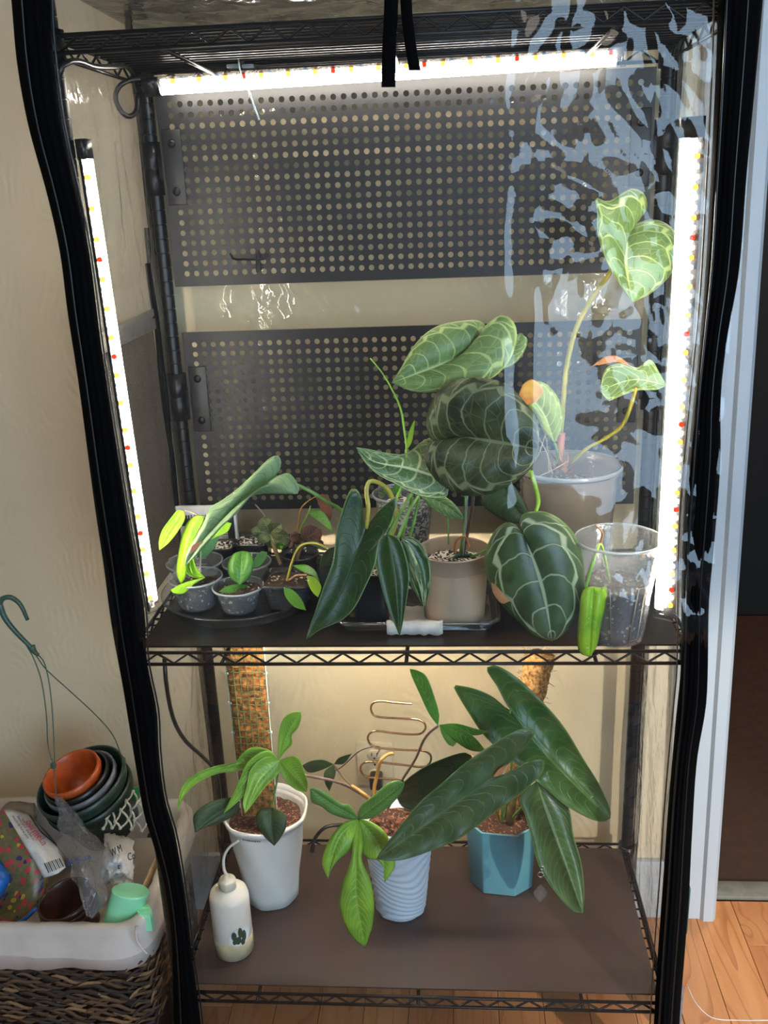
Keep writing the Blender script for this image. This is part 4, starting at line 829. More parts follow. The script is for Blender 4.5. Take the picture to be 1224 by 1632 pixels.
leaf('leaf', M_LONGB, P3, [([(813, 1131, .17), (870, 1200, .15), (925, 1258, .12), (973, 1304, .09)], [(805, 1119), (790, 1090), (775, 1066), (786, 1060), (803, 1066), (828, 1083), (863, 1117), (897, 1156), (931, 1211), (957, 1254), (973, 1292)], [(806, 1128), (785, 1110), (755, 1097), (728, 1092), (722, 1092), (732, 1112), (748, 1138), (768, 1168), (800, 1200), (840, 1232), (871, 1258), (905, 1286), (940, 1305), (961, 1310)])], 'longest leaf, pointing to the lower right', cup=.012, n=46, m=8, wav=.012, dL=.02, dR=.02)
leaf('leaf', M_LONG, P3, [([(786, 1239, .09), (740, 1270, .075), (680, 1312, .055), (600, 1369, .03)], [(810, 1218), (838, 1190), (853, 1166), (845, 1161), (826, 1163), (786, 1186), (743, 1215), (700, 1252), (670, 1278), (628, 1329), (604, 1361)], [(815, 1230), (843, 1214), (866, 1210), (868, 1222), (862, 1236), (850, 1247), (828, 1267), (798, 1288), (764, 1314), (726, 1340), (690, 1355), (645, 1370), (615, 1372)])], 'broad leaf lying across the front, tip to the lower left', cup=.010, n=46, m=8, wav=.010, dL=.015, dR=.02)
leaf('brown_scar', plain('orange_petiole_scar', '#b5764a', .5), P3, [([(786, 1238, .083), (808, 1218, .084)], [(794, 1227)], [(798, 1234)])])
leaf('leaf', M_LONG, P3, [([(856, 1245, .16), (874, 1300, .13), (900, 1370, .10), (929, 1455, .07)], [(872, 1256), (905, 1284), (914, 1331), (926, 1374), (931, 1420)], [(840, 1256), (828, 1274), (837, 1300), (846, 1331), (858, 1378), (884, 1421), (914, 1453)])], 'leaf hanging straight down at the right', cup=.010, n=40, m=8, dL=.015, dR=.02)
leaf('leaf', M_DARK, P3, [([(752, 1205, .20), (690, 1238, .20), (631, 1268, .20)], [(741, 1199), (716, 1205), (677, 1222), (645, 1245)], [(745, 1240), (700, 1275), (660, 1292), (640, 1285)])], 'dark leaf behind the front one', cup=.008, n=26)
for a_, b_ in (((805, 1305, .26), (813, 1131, .172)), ((800, 1310, .25), (788, 1240, .092)), ((812, 1308, .25), (856, 1246, .162)), ((796, 1310, .26), (752, 1205, .202))):
    ptube('petiole', [a_, ((a_[0]+b_[0])/2+6, (a_[1]+b_[1])/2, (a_[2]+b_[2])/2+.01), b_], .003, ST_G if b_[0] != 752 else ORG, P3)
bm = bmesh.new(); tube_bm(bm, [W(818, 1262, .255), W(815, 1290, .25), W(812, 1312, .25)], .009, 10); mesh('stem', bm, plain('woody_stem', '#8f7a48', .7, col2='#5d4a2c', bump=1), P3)
# crystal pendant
CG = clear('crystal_glass', '#e8f0f4', .12, .06, '#dfe8ee', .02)
cp = thing('crystal_pendant', W(861, 1415, .10), 'small faceted clear crystal drop hanging beside the teal pot', 'pendant')
bm = bmesh.new(); p = W(861, 1437, .10); sc_ = .0009
for (x, z) in (): pass
out2 = [(0, .0), (.0105, .012), (.013, .022), (.006, .034), (0, .040), (-.006, .034), (-.013, .022), (-.0105, .012)]
A_ = [bm.verts.new(p+V((x, -.001, z))) for x, z in out2]; B_ = [bm.verts.new(p+V((x*.5, -.006, .02+(z-.02)*.5))) for x, z in out2]; C2 = [bm.verts.new(p+V((x*.5, .005, .02+(z-.02)*.5))) for x, z in out2]
for k in range(8): bm.faces.new((A_[k], A_[(k+1) % 8], B_[(k+1) % 8], B_[k])); bm.faces.new((A_[(k+1) % 8], A_[k], C2[k], C2[(k+1) % 8]))
bm.faces.new(B_); bm.faces.new(C2[::-1]); mesh('crystal_drop', bm, CG, cp, smooth=False)
SIL = plain('silver_wire', '#b8b8b8', .2, .9)
ring = lambda x, y, r: [W(x, y, .10)+V((r*cos(k*pi/6), 0, r*sin(k*pi/6))) for k in range(13)]
tube('ring', ring(862, 1394, .0055), .0008, SIL, cp, 5); tube('ring', ring(864, 1383, .004), .0008, SIL, cp, 5)
ptube('hanging_wire', [(865, 1379, .10), (864, 1370, .102), (862, 1355, .104)], .0005, SIL, cp)

# ================================================================== CLEAR TENT COVER
TN = thing('grow_tent_cover', (0, .2, .02), 'clear vinyl tent cover with black zip bindings around the wire shelving', 'tent')
def ss(a, b, x): t = min(1, max(0, (x-a)/(b-a))); return t*t*(3-2*t)
def fbm(p, o=3):
    s = 0; a = 1
    for _ in range(o): s += a*noise.noise(p); p = p*2.03+V((3.1, 7.7, 1.3)); a *= .5
    return s
def crumple(x, z):
    """real folds of the vinyl: strong and sharp in the upper right, a pleat line right of the middle, faint elsewhere"""
    edge = .30-.15*ss(1.25, 1.75, z)
    m = ss(edge-.06, edge+.06, x)*ss(.86, 1.04, z); top = ss(.86, 1.04, z)
    w = V((noise.noise(V((x*5, z*5, 5))), 0, noise.noise(V((x*5, z*5, 9)))))*.05
    q = V((x+w.x, 0, z+w.z))
    r = fbm(V((q.x*19+q.z*6, 2, q.z*13)), 3); r2 = 1-abs(noise.noise(V((q.x*17-q.z*6, 4, q.z*9))))
    h = m*(.0078*r+.006*r2)+top*(.036*ss(-.12, .16, x)-.15*max(0, x-.19)+.04*(1.9-z))
    pl = math.exp(-((x-.150-.012*noise.noise(V((z*3, 0, 0))))/.011)**2)*ss(1.0, 1.1, z)
    h += pl*.0042*(.5+noise.noise(V((z*14, 3, x*30))))
    lo = ss(.05, .25, x)*(1-ss(.85, .95, z)); h += lo*.0035*(1-abs(fbm(V((q.x*11-q.z*5, 8, q.z*9)), 2)))
    h += .0012*noise.noise(V((x*11, 1, z*1.3)))+.002*noise.noise(V((x*3, 7, z*2)))
    return h
bm = bmesh.new(); NXv, NZv = 210, 420; x0, x1, z0, z1 = -.455, .455, .035, 1.975; gr = []
for j in range(NZv+1):
    z = z0+(z1-z0)*j/NZv; gr.append([bm.verts.new((x0+(x1-x0)*i/NXv, -.018-crumple(x0+(x1-x0)*i/NXv, z), z)) for i in range(NXv+1)])
for A_, B_ in zip(gr, gr[1:]):
    for i in range(NXv): bm.faces.new((A_[i], A_[i+1], B_[i+1], B_[i]))
mesh('front_panel', bm, VINYL, TN)
def creased(name, P00, P10, P11, P01, nu, nv, amp, nrm, mat, seed=0, fu=3, fv=3):
    bm = bmesh.new(); g = []; n_ = V(nrm)
    for j in range(nv+1):
        row = []
        for i in range(nu+1):
            u, v = i/nu, j/nv; p = V(P00)*(1-u)*(1-v)+V(P10)*u*(1-v)+V(P11)*u*v+V(P01)*(1-u)*v
            k = min(1, 6*u, 6*(1-u), 12*v, 12*(1-v))
            r = 1-abs(fbm(V((u*fu+seed+.6*noise.noise(V((u*3, v*3, seed)))*2, v*fv, seed*1.3)), 3))
            row.append(bm.verts.new(p+n_*(amp*r*k)))
        g.append(row)
    for A_, B_ in zip(g, g[1:]):
        for i in range(nu): bm.faces.new((A_[i], A_[i+1], B_[i+1], B_[i]))
    return mesh(name, bm, mat, TN)
SXL = -.482
creased('back_panel', (-.482, .462, .03), (.482, .462, .03), (.482, .462, 1.975), (-.482, .462, 1.975), 90, 180, .009, (0, -1, 0), VINYL_BACK, 11, 7, 9)
VR = clear('roof_vinyl', '#8d8b86', .06, .35, '#6a6864', .1, .9, 20)
creased('roof_panel', (-.470, -.02, 1.940), (.470, -.02, 1.940), (.470, .462, 1.932), (-.470, .462, 1.932), 80, 40, .016, (0, 0, -1), VR, 17, 9, 5)
def band(name, outer, inner, Y, label, folds):
    """black binding hanging down the front corner: edges follow the photographed sag of the cloth, cross-section has folds and a zip ridge"""
    n = 90; A_ = catmull([V((x, y, 0)) for x, y in outer], n*3); B_ = catmull([V((x, y, 0)) for x, y in inner], n*3)
    def atY(C, y):
        for a, b in zip(C, C[1:]):
            if (a.y-y)*(b.y-y) <= 0 and a.y != b.y: return a.x+(b.x-a.x)*(y-a.y)/(b.y-a.y)
        return C[0].x if abs(y-C[0].y) < abs(y-C[-1].y) else C[-1].x
    bm = bmesh.new(); rows = []; m = 28
    for i in range(n+1):
        y = -50+(1800+50)*i/n; xa, xb = atY(A_, y), atY(B_, y); row = []
        for j in range(m+1):
            s = j/m; d = .016*(1-(2*s-1)**4)
            for c0, wd_, am in folds: d += am*math.exp(-((s-c0-.03*noise.noise(V((y*.004, c0*9, 0))))/wd_)**2)
            d += .0015*noise.noise(V((s*6, y*.012, 2)))
            row.append(bm.verts.new(W(xa+(xb-xa)*s, y, Y-d)))
        row += [bm.verts.new(W(xa+(xb-xa)*s, y, Y+.006)) for s in (1, .66, .33, 0)]
        rows.append(row)
    for P, Q in zip(rows, rows[1:]):
        k = len(P)
        for j in range(k): bm.faces.new((P[j], P[(j+1) % k], Q[(j+1) % k], Q[j]))
    bm.faces.new(rows[0]); bm.faces.new(rows[-1][::-1])
    o = mesh(name, bm, BAND, TN); o['label'] = label; return o
LO = [(10, -80), (18, 0), (27, 100), (45, 200), (75, 310), (95, 400), (108, 500), (125, 610), (150, 800), (165, 900), (178, 998), (196, 1096), (208, 1170), (220, 1243), (230, 1300), (244, 1345), (263, 1415), (273, 1498), (277, 1632), (284, 1830)]
LI = [(80, -80), (80, 0), (83, 60), (90, 130), (100, 200), (122, 300), (142, 400), (160, 540), (178, 660), (203, 816), (218, 900), (231, 981), (234, 1052), (250, 1133), (253, 1194), (262, 1270), (279, 1330), (297, 1440), (307, 1530), (320, 1632), (330, 1830)]
RI = [(1146, -80), (1144, 0), (1141, 100), (1134, 250), (1126, 400), (1119, 500), (1104, 650), (1092, 780), (1086, 900), (1085, 1061), (1077, 1147), (1064, 1297), (1057, 1404), (1049, 1511), (1042, 1632), (1034, 1830)]
RO = [(1222, -80), (1216, 0), (1205, 120), (1190, 280), (1178, 430), (1159, 540), (1149, 630), (1148, 740), (1138, 870), (1130, 960), (1126, 1117), (1111, 1211), (1103, 1330), (1098, 1430), (1092, 1511), (1083, 1632), (1076, 1830)]
LB = band('corner_binding', LO, LI, -.038, 'left black zip binding', [(.22, .05, .003), (.30, .04, -.004), (.62, .06, .003), (.80, .04, -.004)])
RB = band('corner_binding', RO, RI, -.038, 'right black zip binding', [(.25, .04, -.003), (.45, .06, .003), (.70, .04, -.004), (.88, .04, .002)])
def edge_x(C, z):
    best = min(((abs(p.z-z), p.x) for p in C)); return best[1]
for sg, OC, lab in ((-1, LO, 'left side panel, creased'), (1, RO, 'right side panel, creased')):
    C = [W(p.x, p.y, -.038) for p in catmull([V((x, y, 0)) for x, y in OC], 160)]
    bm = bmesh.new(); g = []
    for j in range(161):
        z = .03+1.945*j/160; ex = edge_x(C, z)-sg*.006; row = []
        for i in range(49):
            y = -.034+.489*(i/48); t = ss(-.034, .05, y); x = ex*(1-t)+sg*.470*t; k_ = min(1, 6*i/48, 6*(1-i/48))
            rr_ = 1-abs(fbm(V((y*9+sg*3+noise.noise(V((y*8, z*2, sg))), z*2.6, sg)), 3)); row.append(bm.verts.new((x-sg*.007*rr_*k_, y, z)))
        g.append(row)
    for A_, B_ in zip(g, g[1:]):
        for i in range(48): bm.faces.new((A_[i], A_[i+1], B_[i+1], B_[i]))
    mesh('side_panel', bm, VINYL_SIDE, TN)['label'] = lab
ZIPM = plain('zip_teeth', '#1d1c1b', .3, .3, bump=.2)
for O_, I_2, s, nm in ((LO, LI, .27, 'zip_tape'), (RO, RI, .80, 'zip_tape'), (RO, RI, .33, 'zip_tape')):
    pts = []
    for k in range(len(O_)):
        y = O_[k][1]; xi = next((a[0]+(b[0]-a[0])*(y-a[1])/(b[1]-a[1]) for a, b in zip(I_2, I_2[1:]) if a[1] <= y <= b[1]), None)
        if xi is not None: pts.append(W(O_[k][0]+(xi-O_[k][0])*s, y, -.0545))
    tube(nm, pts, .0016, ZIPM, TN, 6, n=90)
# vertical inner hem strips of the front panel beside the bindings
HEM = plain('dark_hem', '#141312', .4, bump=.2)
tube('hem_welt', [W(x+3, y, -.022) for x, y in LI], .0016, HEM, TN, 6, n=80); tube('hem_welt', [W(x-6, y, -.022) for x, y in RI], .0012, plain('tan_welt', '#6b6152', .5), TN, 6, n=80)
# top and bottom bindings, corner piping at the back
for a, b, w_, h_ in (((-.47, -.022, 1.965), (.47, -.022, 1.965), .012, .03), ((-.47, -.022, .04), (.47, -.022, .04), .010, .03)):
    boxo('hem_binding', (V(a)+V(b))/2, (.94, w_, h_), BAND, TN, bev=.003)
def wob(x, y, z0, z1, sd, amp=.006): return [V((x+amp*.5*noise.noise(V((z*5, sd, 0))), y+amp*noise.noise(V((z*4, sd, 3))), z)) for z in [z0+(z1-z0)*k/40 for k in range(41)]]
for x, y, sd in ((-.474, .452, 1), (.474, .452, 2)): tube('corner_piping', wob(x, y, .04, 1.97, sd), .0065, BAND, TN, 8)
tube('loose_seam', wob(-.462, .372, .97, 1.54, 5, .016), .005, BAND, TN, 8); tube('loose_seam', wob(-.470, .405, 1.0, 1.6, 8, .012), .0045, BAND, TN, 8)
# mesh vent on the left side: netting panel with a gathered hem
def netmat():
    g = N('grey_netting'); c = g.n('SeparateXYZ'); g.put(c.inputs[0], g.coord('Object'))
    f = g.M('MAXIMUM', g.M('GREATER_THAN', g.M('FRACT', g.M('MULTIPLY', c.outputs[1], 420)), .55), g.M('GREATER_THAN', g.M('FRACT', g.M('MULTIPLY', c.outputs[2], 420)), .55))
    t = g.n('BsdfTransparent'); d = g.n('BsdfDiffuse'); d.inputs[0].default_value = lin('#33312f'); m = g.n('MixShader')
    g.put(m.inputs[0], g.M('MULTIPLY_ADD', f, .4, .45)); g.t.links.new(t.outputs[0], m.inputs[1]); g.t.links.new(d.outputs[0], m.inputs[2]); return g.done(m.outputs[0])
NETM = netmat()
creased('mesh_vent', (-.462, .05, .975), (-.462, .365, .975), (-.462, .352, 1.45), (-.462, .05, 1.45), 24, 40, .008, (1, 0, 0), NETM, 23, 4, 2)
creased('vent_hem', (-.458, .05, 1.425), (-.458, .358, 1.425), (-.458, .354, 1.462), (-.458, .05, 1.458), 40, 8, .008, (1, 0, 0), plain('grey_gathered_hem', '#57524c', .7, bump=.5), 31, 22, 2)
tube('vent_cord', [(-.457, .05, 1.44), (-.457, .2, 1.444), (-.457, .352, 1.447)], .002, BAND, TN, 6)
# care label seen low on the left panel
lp = W(250, 1068, .02); boxo('care_label', (SXL+.013, .05, .925), (.001, .02, .02), BAND, TN)
for pts, w_ in (([(624, -40), (623, 20), (620, 80), (619, 139)], 11), ([(646, -40), (648, 20), (654, 70), (661, 112)], 9)):
    bm = bmesh.new(); c_ = catmull([V((x, y, 0)) for x, y in pts], 16); rows = []
    for i, p in enumerate(c_): rows.append([bm.verts.new(W(p.x+s*w_, p.y, -.060-.004*sin(i*.5)+(.0015 if s == 0 else 0))) for s in (-1, 0, 1)])
    for P, Q in zip(rows, rows[1:]):
        for j in range(2): bm.faces.new((P[j], P[j+1], Q[j+1], Q[j]))
    mesh('tie_strap', bm, BAND, TN, solid=.0016)
# green box leaning right of the tent, thin hair-like cord on the floor
GB = plain('dark_green_box', '#2c5240', .45, bump=.05); gb = thing('green_box', (.475, .24, 0), 'narrow dark green box standing on the floor behind the right tent binding', 'box')
a_ = W(1103, 1415, .16); b_ = W(1100, 1592, .16)
boxo('box_body', (a_.x-.020, .175, (a_.z+.10)/2-.06), (.032, .030, a_.z-.14), GB, gb, bev=.003)
boxo('box_lid', (a_.x-.020, .175, a_.z-.055), (.036, .034, .11), plain('green_lid', '#23483a', .45), gb, bev=.003); boxo('box_foot', (a_.x-.020, .175, .06), (.040, .038, .12), plain('grey_foot', '#6b6f78', .5), gb, bev=.003)
tag(ptube('stray_thread', [(1095, 1570, .10), (1110, 1600, .06), (1135, 1622, .04), (1180, 1626, .04), (1230, 1626, .04)], .0008, CLIP, None), 'thin pale thread of clear film trailing at the foot of the right tent side', 'thread')

# ================================================================== BASKET OF POTS, LEFT
BX0, BX1, BY0, BY1, BZ = -1.12, -.497, -.018, .365, .405
BK = thing('wicker_basket', ((BX0+BX1)/2, .17, 0), 'brown woven seagrass basket with a white cloth liner, left of the tent', 'basket')
WKD = plain('dark_weave', '#2a1c12', .8, bump=1, scale=80); SG1 = plain('seagrass_brown', '#5a4028', .7, scale=60, bump=.6, col2='#4a3220'); SG2 = plain('seagrass_tan', '#8a6a46', .7, scale=60, bump=.6, col2='#6d4f32'); SG3 = plain('seagrass_dark', '#33251a', .75, scale=60, bump=.6, col2='#2f2116')
LIN = plain('white_cotton_liner', '#c6b9ad', .85, bump=.3, scale=25, var=.05)
bm = bmesh.new(); rrect(bm, [(.03, .004), (.012, .06), (.008, .385), (.018, .385), (.03, .06)], BX0, BX1, BY0, BY1, .05, 0); mesh('woven_body', bm, WKD, BK)
def strandme(mat, L=.060, R_=.0050):
    bm = bmesh.new(); n = 6; rings = []
    for i in range(n+1):
        t = i/n; r = R_*(.28+.72*sin(pi*t)**.7); x = (t-.5)*L; z = .004*sin(2*pi*t); rings.append([bm.verts.new((x, -.55*r*cos(2*pi*k/6+t*1.5), z+r*sin(2*pi*k/6+t*1.5))) for k in range(6)])
    for A_, B_ in zip(rings, rings[1:]):
        for k in range(6): bm.faces.new((A_[k], A_[(k+1) % 6], B_[(k+1) % 6], B_[k]))
    me = bpy.data.meshes.new('wicker_strand'); bm.to_mesh(me); bm.free(); me.materials.append(mat); me.polygons.foreach_set('use_smooth', [True]*len(me.polygons)); return me
SM = [strandme(SG1), strandme(SG2), strandme(SG3), strandme(SG1, .05, .0042), strandme(SG3, .055, .006), strandme(SG3, .06, .005), strandme(SG1, .045, .0055)]
for r in range(15):
    z = .322-r*.0108
    for k in range(10):
        x = BX1-.035-k*.034-(.017 if r % 2 else 0)
        o = link('wicker_strand', random.choice(SM), None, BK); o.location = (x, BY0-.0005+.004*random.random(), z+random.uniform(-.004, .004))
        o.rotation_euler = (random.uniform(-.3, .3), random.uniform(-.12, .26)*(1 if r % 2 else -1), random.uniform(-.15, .15))
    for k in range(7):
        y = BY0+.035+k*.034+(.017 if r % 2 else 0); o = link('wicker_strand', random.choice(SM), None, BK); o.location = (BX1+.001, y, z+random.uniform(-.004, .004))
        o.rotation_euler = (random.uniform(-.3, .3), random.uniform(.05, .3)*(1 if r % 2 else -1), pi/2+random.uniform(-.1, .1))
    o = link('wicker_strand', random.choice(SM), None, BK); o.location = (BX1-.014, BY0+.013, z); o.rotation_euler = (0, .15 if r % 2 else -.15, pi/4)
bm = bmesh.new(); prof = [(-.009, .318), (-.0095, .345), (-.0105, .3465), (-.0095, .348), (-.0085, .395), (-.004, .405), (.006, .408), (.016, .404), (.019, .39), (.021, .30), (.024, .20), (.03, .10)]
rr = rrect(bm, prof, BX0, BX1, BY0, BY1, .05, 0)
bmesh.ops.subdivide_edges(bm, edges=[e for e in bm.edges if e.calc_length() > .1], cuts=24, use_grid_fill=True)
for v in bm.verts:
    if v.co.z > .31: p = v.co; k = .004*noise.noise(p*22)+.003*noise.noise(V((p.x*60, p.y*60, p.z*8))); v.co += V((k, k, .0025*noise.noise(p*30)))
    if abs(v.co.z-.318) < .004: v.co.z += .003*sin(v.co.x*19)
mesh('cloth_liner', bm, LIN, BK)
ptube('tie_cord', [(218, 1476, BY0-.006), (217, 1486, BY0-.016), (219, 1500, BY0-.017), (226, 1511, BY0-.018), (235, 1520, BY0-.018)], .0034, LIN, BK, r2=.0022)
boxo('stiffener_board', (BX1-.031, .16, .31), (.004, .26, .18), plain('tan_cardboard', '#a08766', .8), BK, bev=.001)['label'] = 'tan cardboard lining the right side'
# nested pots
def tilted(name, px, py, Y, rt, rb, h, rx, ry, mat, label, off=0, ridges=2, group=None, cat='pot'):
    R_ = Matrix.Rotation(radians(ry), 3, 'Y') @ Matrix.Rotation(radians(rx), 3, 'X'); c = W(px, py, Y)+R_ @ V((0, 0, off))
    o = thing(name, c, label, cat, group); bm = bmesh.new(); ra = lambda z: rt+(rb-rt)*(-z/h)
    prof = [(rt-.0025, -.001), (rt-.001, .001), (rt+.002, 0), (rt+.0026, -.012), (rt+.0005, -.014), (rt-.001, -.026)]
    for k in range(ridges): z = -.034-k*.016; prof += [(ra(z)+.0006, z), (ra(z)-.002, z-.002), (ra(z-.006)-.0015, z-.006)]
    prof += [(rb, -h), (.002, -h), (.002, -h+.003), (rb-.003, -h+.003), (ra(-h*.5)-.004, -h*.5), (rt-.004, -.012)]
    lathe(bm, prof, 44, close=True)
    for v in bm.verts: v.co = R_ @ v.co+c
    mesh('pot_wall', bm, mat, o); return o, c, R_
PG = plain('dark_green_plastic', '#24382f', .4, bump=.05); PGR = plain('grey_pot_plastic', '#63656c', .45, bump=.05); POR = plain('terracotta_orange_plastic', '#b4521f', .4, scale=50, bump=.05, col2='#93401a'); PBK = plain('black_pot_plastic', '#141516', .35)
n1, c1, R1 = tilted('hanging_pot', 128, 1243, .265, .092, .066, .115, 14, -13, PG, 'dark green hanging pot with wire hanger, tilted on top of the basket', group='nested pots leaning in the basket')
tilted('nursery_pot', 128, 1243, .265, .0915, .066, .11, 14, -13, plain('darker_green_plastic', '#1c2c26', .4), 'dark green pot nested outside the hanging pot', off=-.032, group='nested pots leaning in the basket')
tilted('nursery_pot', 128, 1243, .265, .074, .05, .10, 14, -13, PGR, 'grey pot nested inside the dark green hanging pot', off=.004, group='nested pots leaning in the basket')
tilted('nursery_pot', 124, 1242, .262, .066, .045, .09, 14, -13, PBK, 'black pot nested between the grey and orange pots', off=.010, group='nested pots leaning in the basket')
tilted('nursery_pot', 118, 1238, .258, .058, .040, .08, 14, -13, POR, 'orange pot on top of the nested dark pots', off=.016, group='nested pots leaning in the basket')
HG = plain('green_hanger_plastic', '#3c5648', .4)
ho = n1
bm = bmesh.new(); c_ = catmull([W(-2, 972, .25), W(3, 955, .25), W(17, 952, .25), W(32, 963, .25), W(44, 988, .25)], 14); tube_bm(bm, c_, .0058, 8, .0035)
c_ = catmull([W(-1, 962, .25), W(8, 985, .25), W(26, 1008, .25), W(52, 1034, .25)], 14); tube_bm(bm, c_, .006, 8, .004)
tube_bm(bm, catmull([W(50, 1030, .25), W(56, 1040, .25), W(62, 1044, .25)], 4), .0075, 8, .003); mesh('hanger_hook', bm, HG, ho)
for P in ([(40, 1025, .25), (53, 1048, .25), (66, 1085, .25), (74, 1140, .24), (77, 1190, .23), (85, 1218, .215)], [(57, 1040, .25), (70, 1055, .24), (80, 1100, .22), (86, 1180, .19), (88, 1250, .17), (93, 1282, .165)], [(56, 1042, .25), (72, 1065, .26), (110, 1100, .28), (155, 1142, .31), (180, 1172, .32), (194, 1206, .325)]):
    ptube('hanger_wire', P, .0012, HG, ho, n=30, seg=6)
for x, y, Y_ in ((85, 1220, .214), (196, 1212, .322)): boxo('hanger_clip', W(x, y, Y_), (.010, .008, .012), HG, ho, bev=.002)
BRN = plain('brown_pot_plastic', '#3c2620', .3, bump=.05)
for k in range(3):
    tilted('nursery_pot', 103, 1432, .075, .053-.0015*k, .036, .09, 8, -9, BRN, ['outermost of the three nested brown pots at the basket front', 'middle one of the three nested brown pots at the basket front', 'innermost of the three nested brown pots at the basket front'][k], off=-.022+.011*k, group='nested brown pots at the basket front')
# seed bag
def sheet(name, pts, mat, parent, nu=16, nv=16, bulge=.0, nz=0, seed=0, solid=.0006, nrm=(0, -1, .3)):
    """pts: rows of (px,py,depth) from top to bottom, smooth sheet through them"""
    rows = [catmull([V(p) for p in r], nu) for r in pts]; cols = [catmull([r[i] for r in rows], nv) for i in range(nu+1)]
    bm = bmesh.new(); uvl = bm.loops.layers.uv.verify(); g = []; n_ = V(nrm).normalized()
    for i, c in enumerate(cols):
        cc_ = []
        for j, p in enumerate(c):
            u, v = i/nu, j/nv; q = W(p.x, p.y, p.z)+n_*(bulge*(16*u*(1-u)*v*(1-v))**.6+nz*(1-abs(fbm(V((u*4+seed, v*4, seed)), 3))))
            cc_.append((bm.verts.new(q), (u, 1-v)))
        g.append(cc_)
    for A_, B_ in zip(g, g[1:]):
        for j in range(nv):
            q = (A_[j], B_[j], B_[j+1], A_[j+1]); f = bm.faces.new([v for v, _ in q])
            for lp, (_, u) in zip(f.loops, q): lp[uvl].uv = u
    return mesh(name, bm, mat, parent, solid=solid), g
def flowermat():
    g = N('printed_flower_meadow'); c = g.coord('UV'); vo = g.n('TexVoronoi'); g.put(vo.inputs['Vector'], c); vo.inputs['Scale'].default_value = 19
    s = g.n('SeparateColor'); g.put(s.inputs[0], vo.outputs['Color']); k = g.mix(g.noise(c, 20, 3), lin('#3c4a2a'), lin('#8a7a58'))
    fl_ = g.mix(g.M('GREATER_THAN', s.outputs[0], .62), lin('#c03a4a'), lin('#3a2f6a')); fl_ = g.mix(g.M('GREATER_THAN', s.outputs[1], .85), fl_, lin('#c0a83a'))
    f = g.M('MULTIPLY', g.M('LESS_THAN', vo.outputs['Distance'], .52), g.M('GREATER_THAN', s.outputs[2], .35))
    return g.done(g.pr(g.mix(f, k, fl_), .3))
sb = thing('seed_bag', W(40, 1400, .2), 'flower seed bag with printed meadow photo and a white text strip at basket left', 'bag')
sheet('bag_front', [[(-95, 1300, .24), (-20, 1296, .245), (30, 1291, .25), (47, 1298, .25)], [(-95, 1390, .18), (-20, 1385, .17), (50, 1355, .17), (84, 1350, .19)], [(-95, 1480, .10), (-20, 1478, .09), (40, 1462, .09), (72, 1425, .12)]], flowermat(), sb, 20, 20, .012)
TXT = [[(6, 1291, .225), (22, 1291, .23), (46, 1298, .24)], [(38, 1345, .150), (60, 1342, .155), (86, 1340, .185)], [(70, 1399, .115), (90, 1393, .12), (105, 1382, .14)]]
WL, gg = sheet('text_strip', TXT, plain('white_label_paper', '#cfcac2', .4, bump=.1), sb, 8, 20, .004)
REDP = plain('red_print', '#a8283a', .5); DKP = plain('dark_print', '#3b3a40', .5); BLU = plain('blue_print', '#2f5fae', .5)
def on_strip(name, body, size, mat, px, py, Y, ang, parent):
    """flat lettering lying on a sheet facing the room, tilted like the sheet"""
    cu_ = bpy.data.curves.new('t', 'FONT'); cu_.body = body; cu_.size = size; cu_.extrude = .0002; cu_.resolution_u = 3; cu_.shear = .3 if mat is REDP else 0
    o = bpy.data.objects.new('t', cu_); me = bpy.data.meshes.new_from_object(o); bpy.data.objects.remove(o)
    a = W(px, py, Y); b = W(px+20*cos(ang), py+20*sin(ang), Y-.014); ex = (b-a).normalized(); n_ = V((.1, -.75, .6)).normalized(); ez = (n_-ex*n_.dot(ex)).normalized(); ey = ez.cross(ex)
    me.transform(Matrix(((ex.x, ey.x, ez.x, a.x), (ex.y, ey.y, ez.y, a.y), (ex.z, ey.z, ez.z, a.z), (0, 0, 0, 1)))); me.materials.clear(); return link(name, me, mat, parent)
ang = math.atan2(70, 48)
on_strip('lettering', 'ourmeLa', .018, REDP, 40, 1309, .180, ang*.98, sb)
on_strip('lettering', 'bee and bird blend', .0075, REDP, 34, 1305, .178, ang, sb)
on_strip('lettering', 'fleurs pour abeilles et', .0070, DKP, 27, 1302, .176, ang, sb)
on_strip('lettering', 'mezcla de flores para', .0068, DKP, 19, 1301, .174, ang, sb)
for k in range(9): ptube('barcode_bar', [(71+k*2.9, 1376-k*1.0, .118), (78+k*2.9, 1391-k*1.2, .108)], .0006 if k % 2 else .0011, DKP, sb, n=2, seg=4)
ptube('bag_seam', [(47, 1298, .24), (66, 1326, .19), (88, 1345, .17), (103, 1365, .145), (106, 1382, .13)], .0011, BLKP, sb)
BLUP = plain('bright_blue_plastic', '#1f5fa8', .35, bump=.05)
bt = thing('blue_scoop', W(5, 1420, .06), 'bright blue plastic scoop in front of the seed bag at the left frame edge', 'scoop')
sheet('scoop_blade', [[(-60, 1360, .08), (-20, 1362, .08), (1, 1372, .09)], [(-60, 1405, .05), (-20, 1402, .05), (15, 1400, .06)], [(-60, 1440, .03), (-20, 1438, .03), (-2, 1436, .05)]], BLUP, bt, 8, 8, .012, solid=.003)
ptube('scoop_rim', [(-30, 1483, .03), (10, 1478, .035), (35, 1468, .04), (58, 1447, .055)], .006, BLUP, bt, r2=.004)
bp = thing('paper_bag', W(35, 1290, .33), 'crumpled brownish paper bag behind the flower seed bag', 'bag')
sheet('bag_paper', [[(8, 1285, .33), (20, 1274, .33), (60, 1276, .34)], [(0, 1300, .31), (30, 1298, .28), (62, 1296, .30)], [(10, 1325, .29), (40, 1322, .28), (70, 1330, .28)]], plain('brown_paper', '#8f8070', .8, bump=.6), bp, 12, 12, .01, .02, 3)
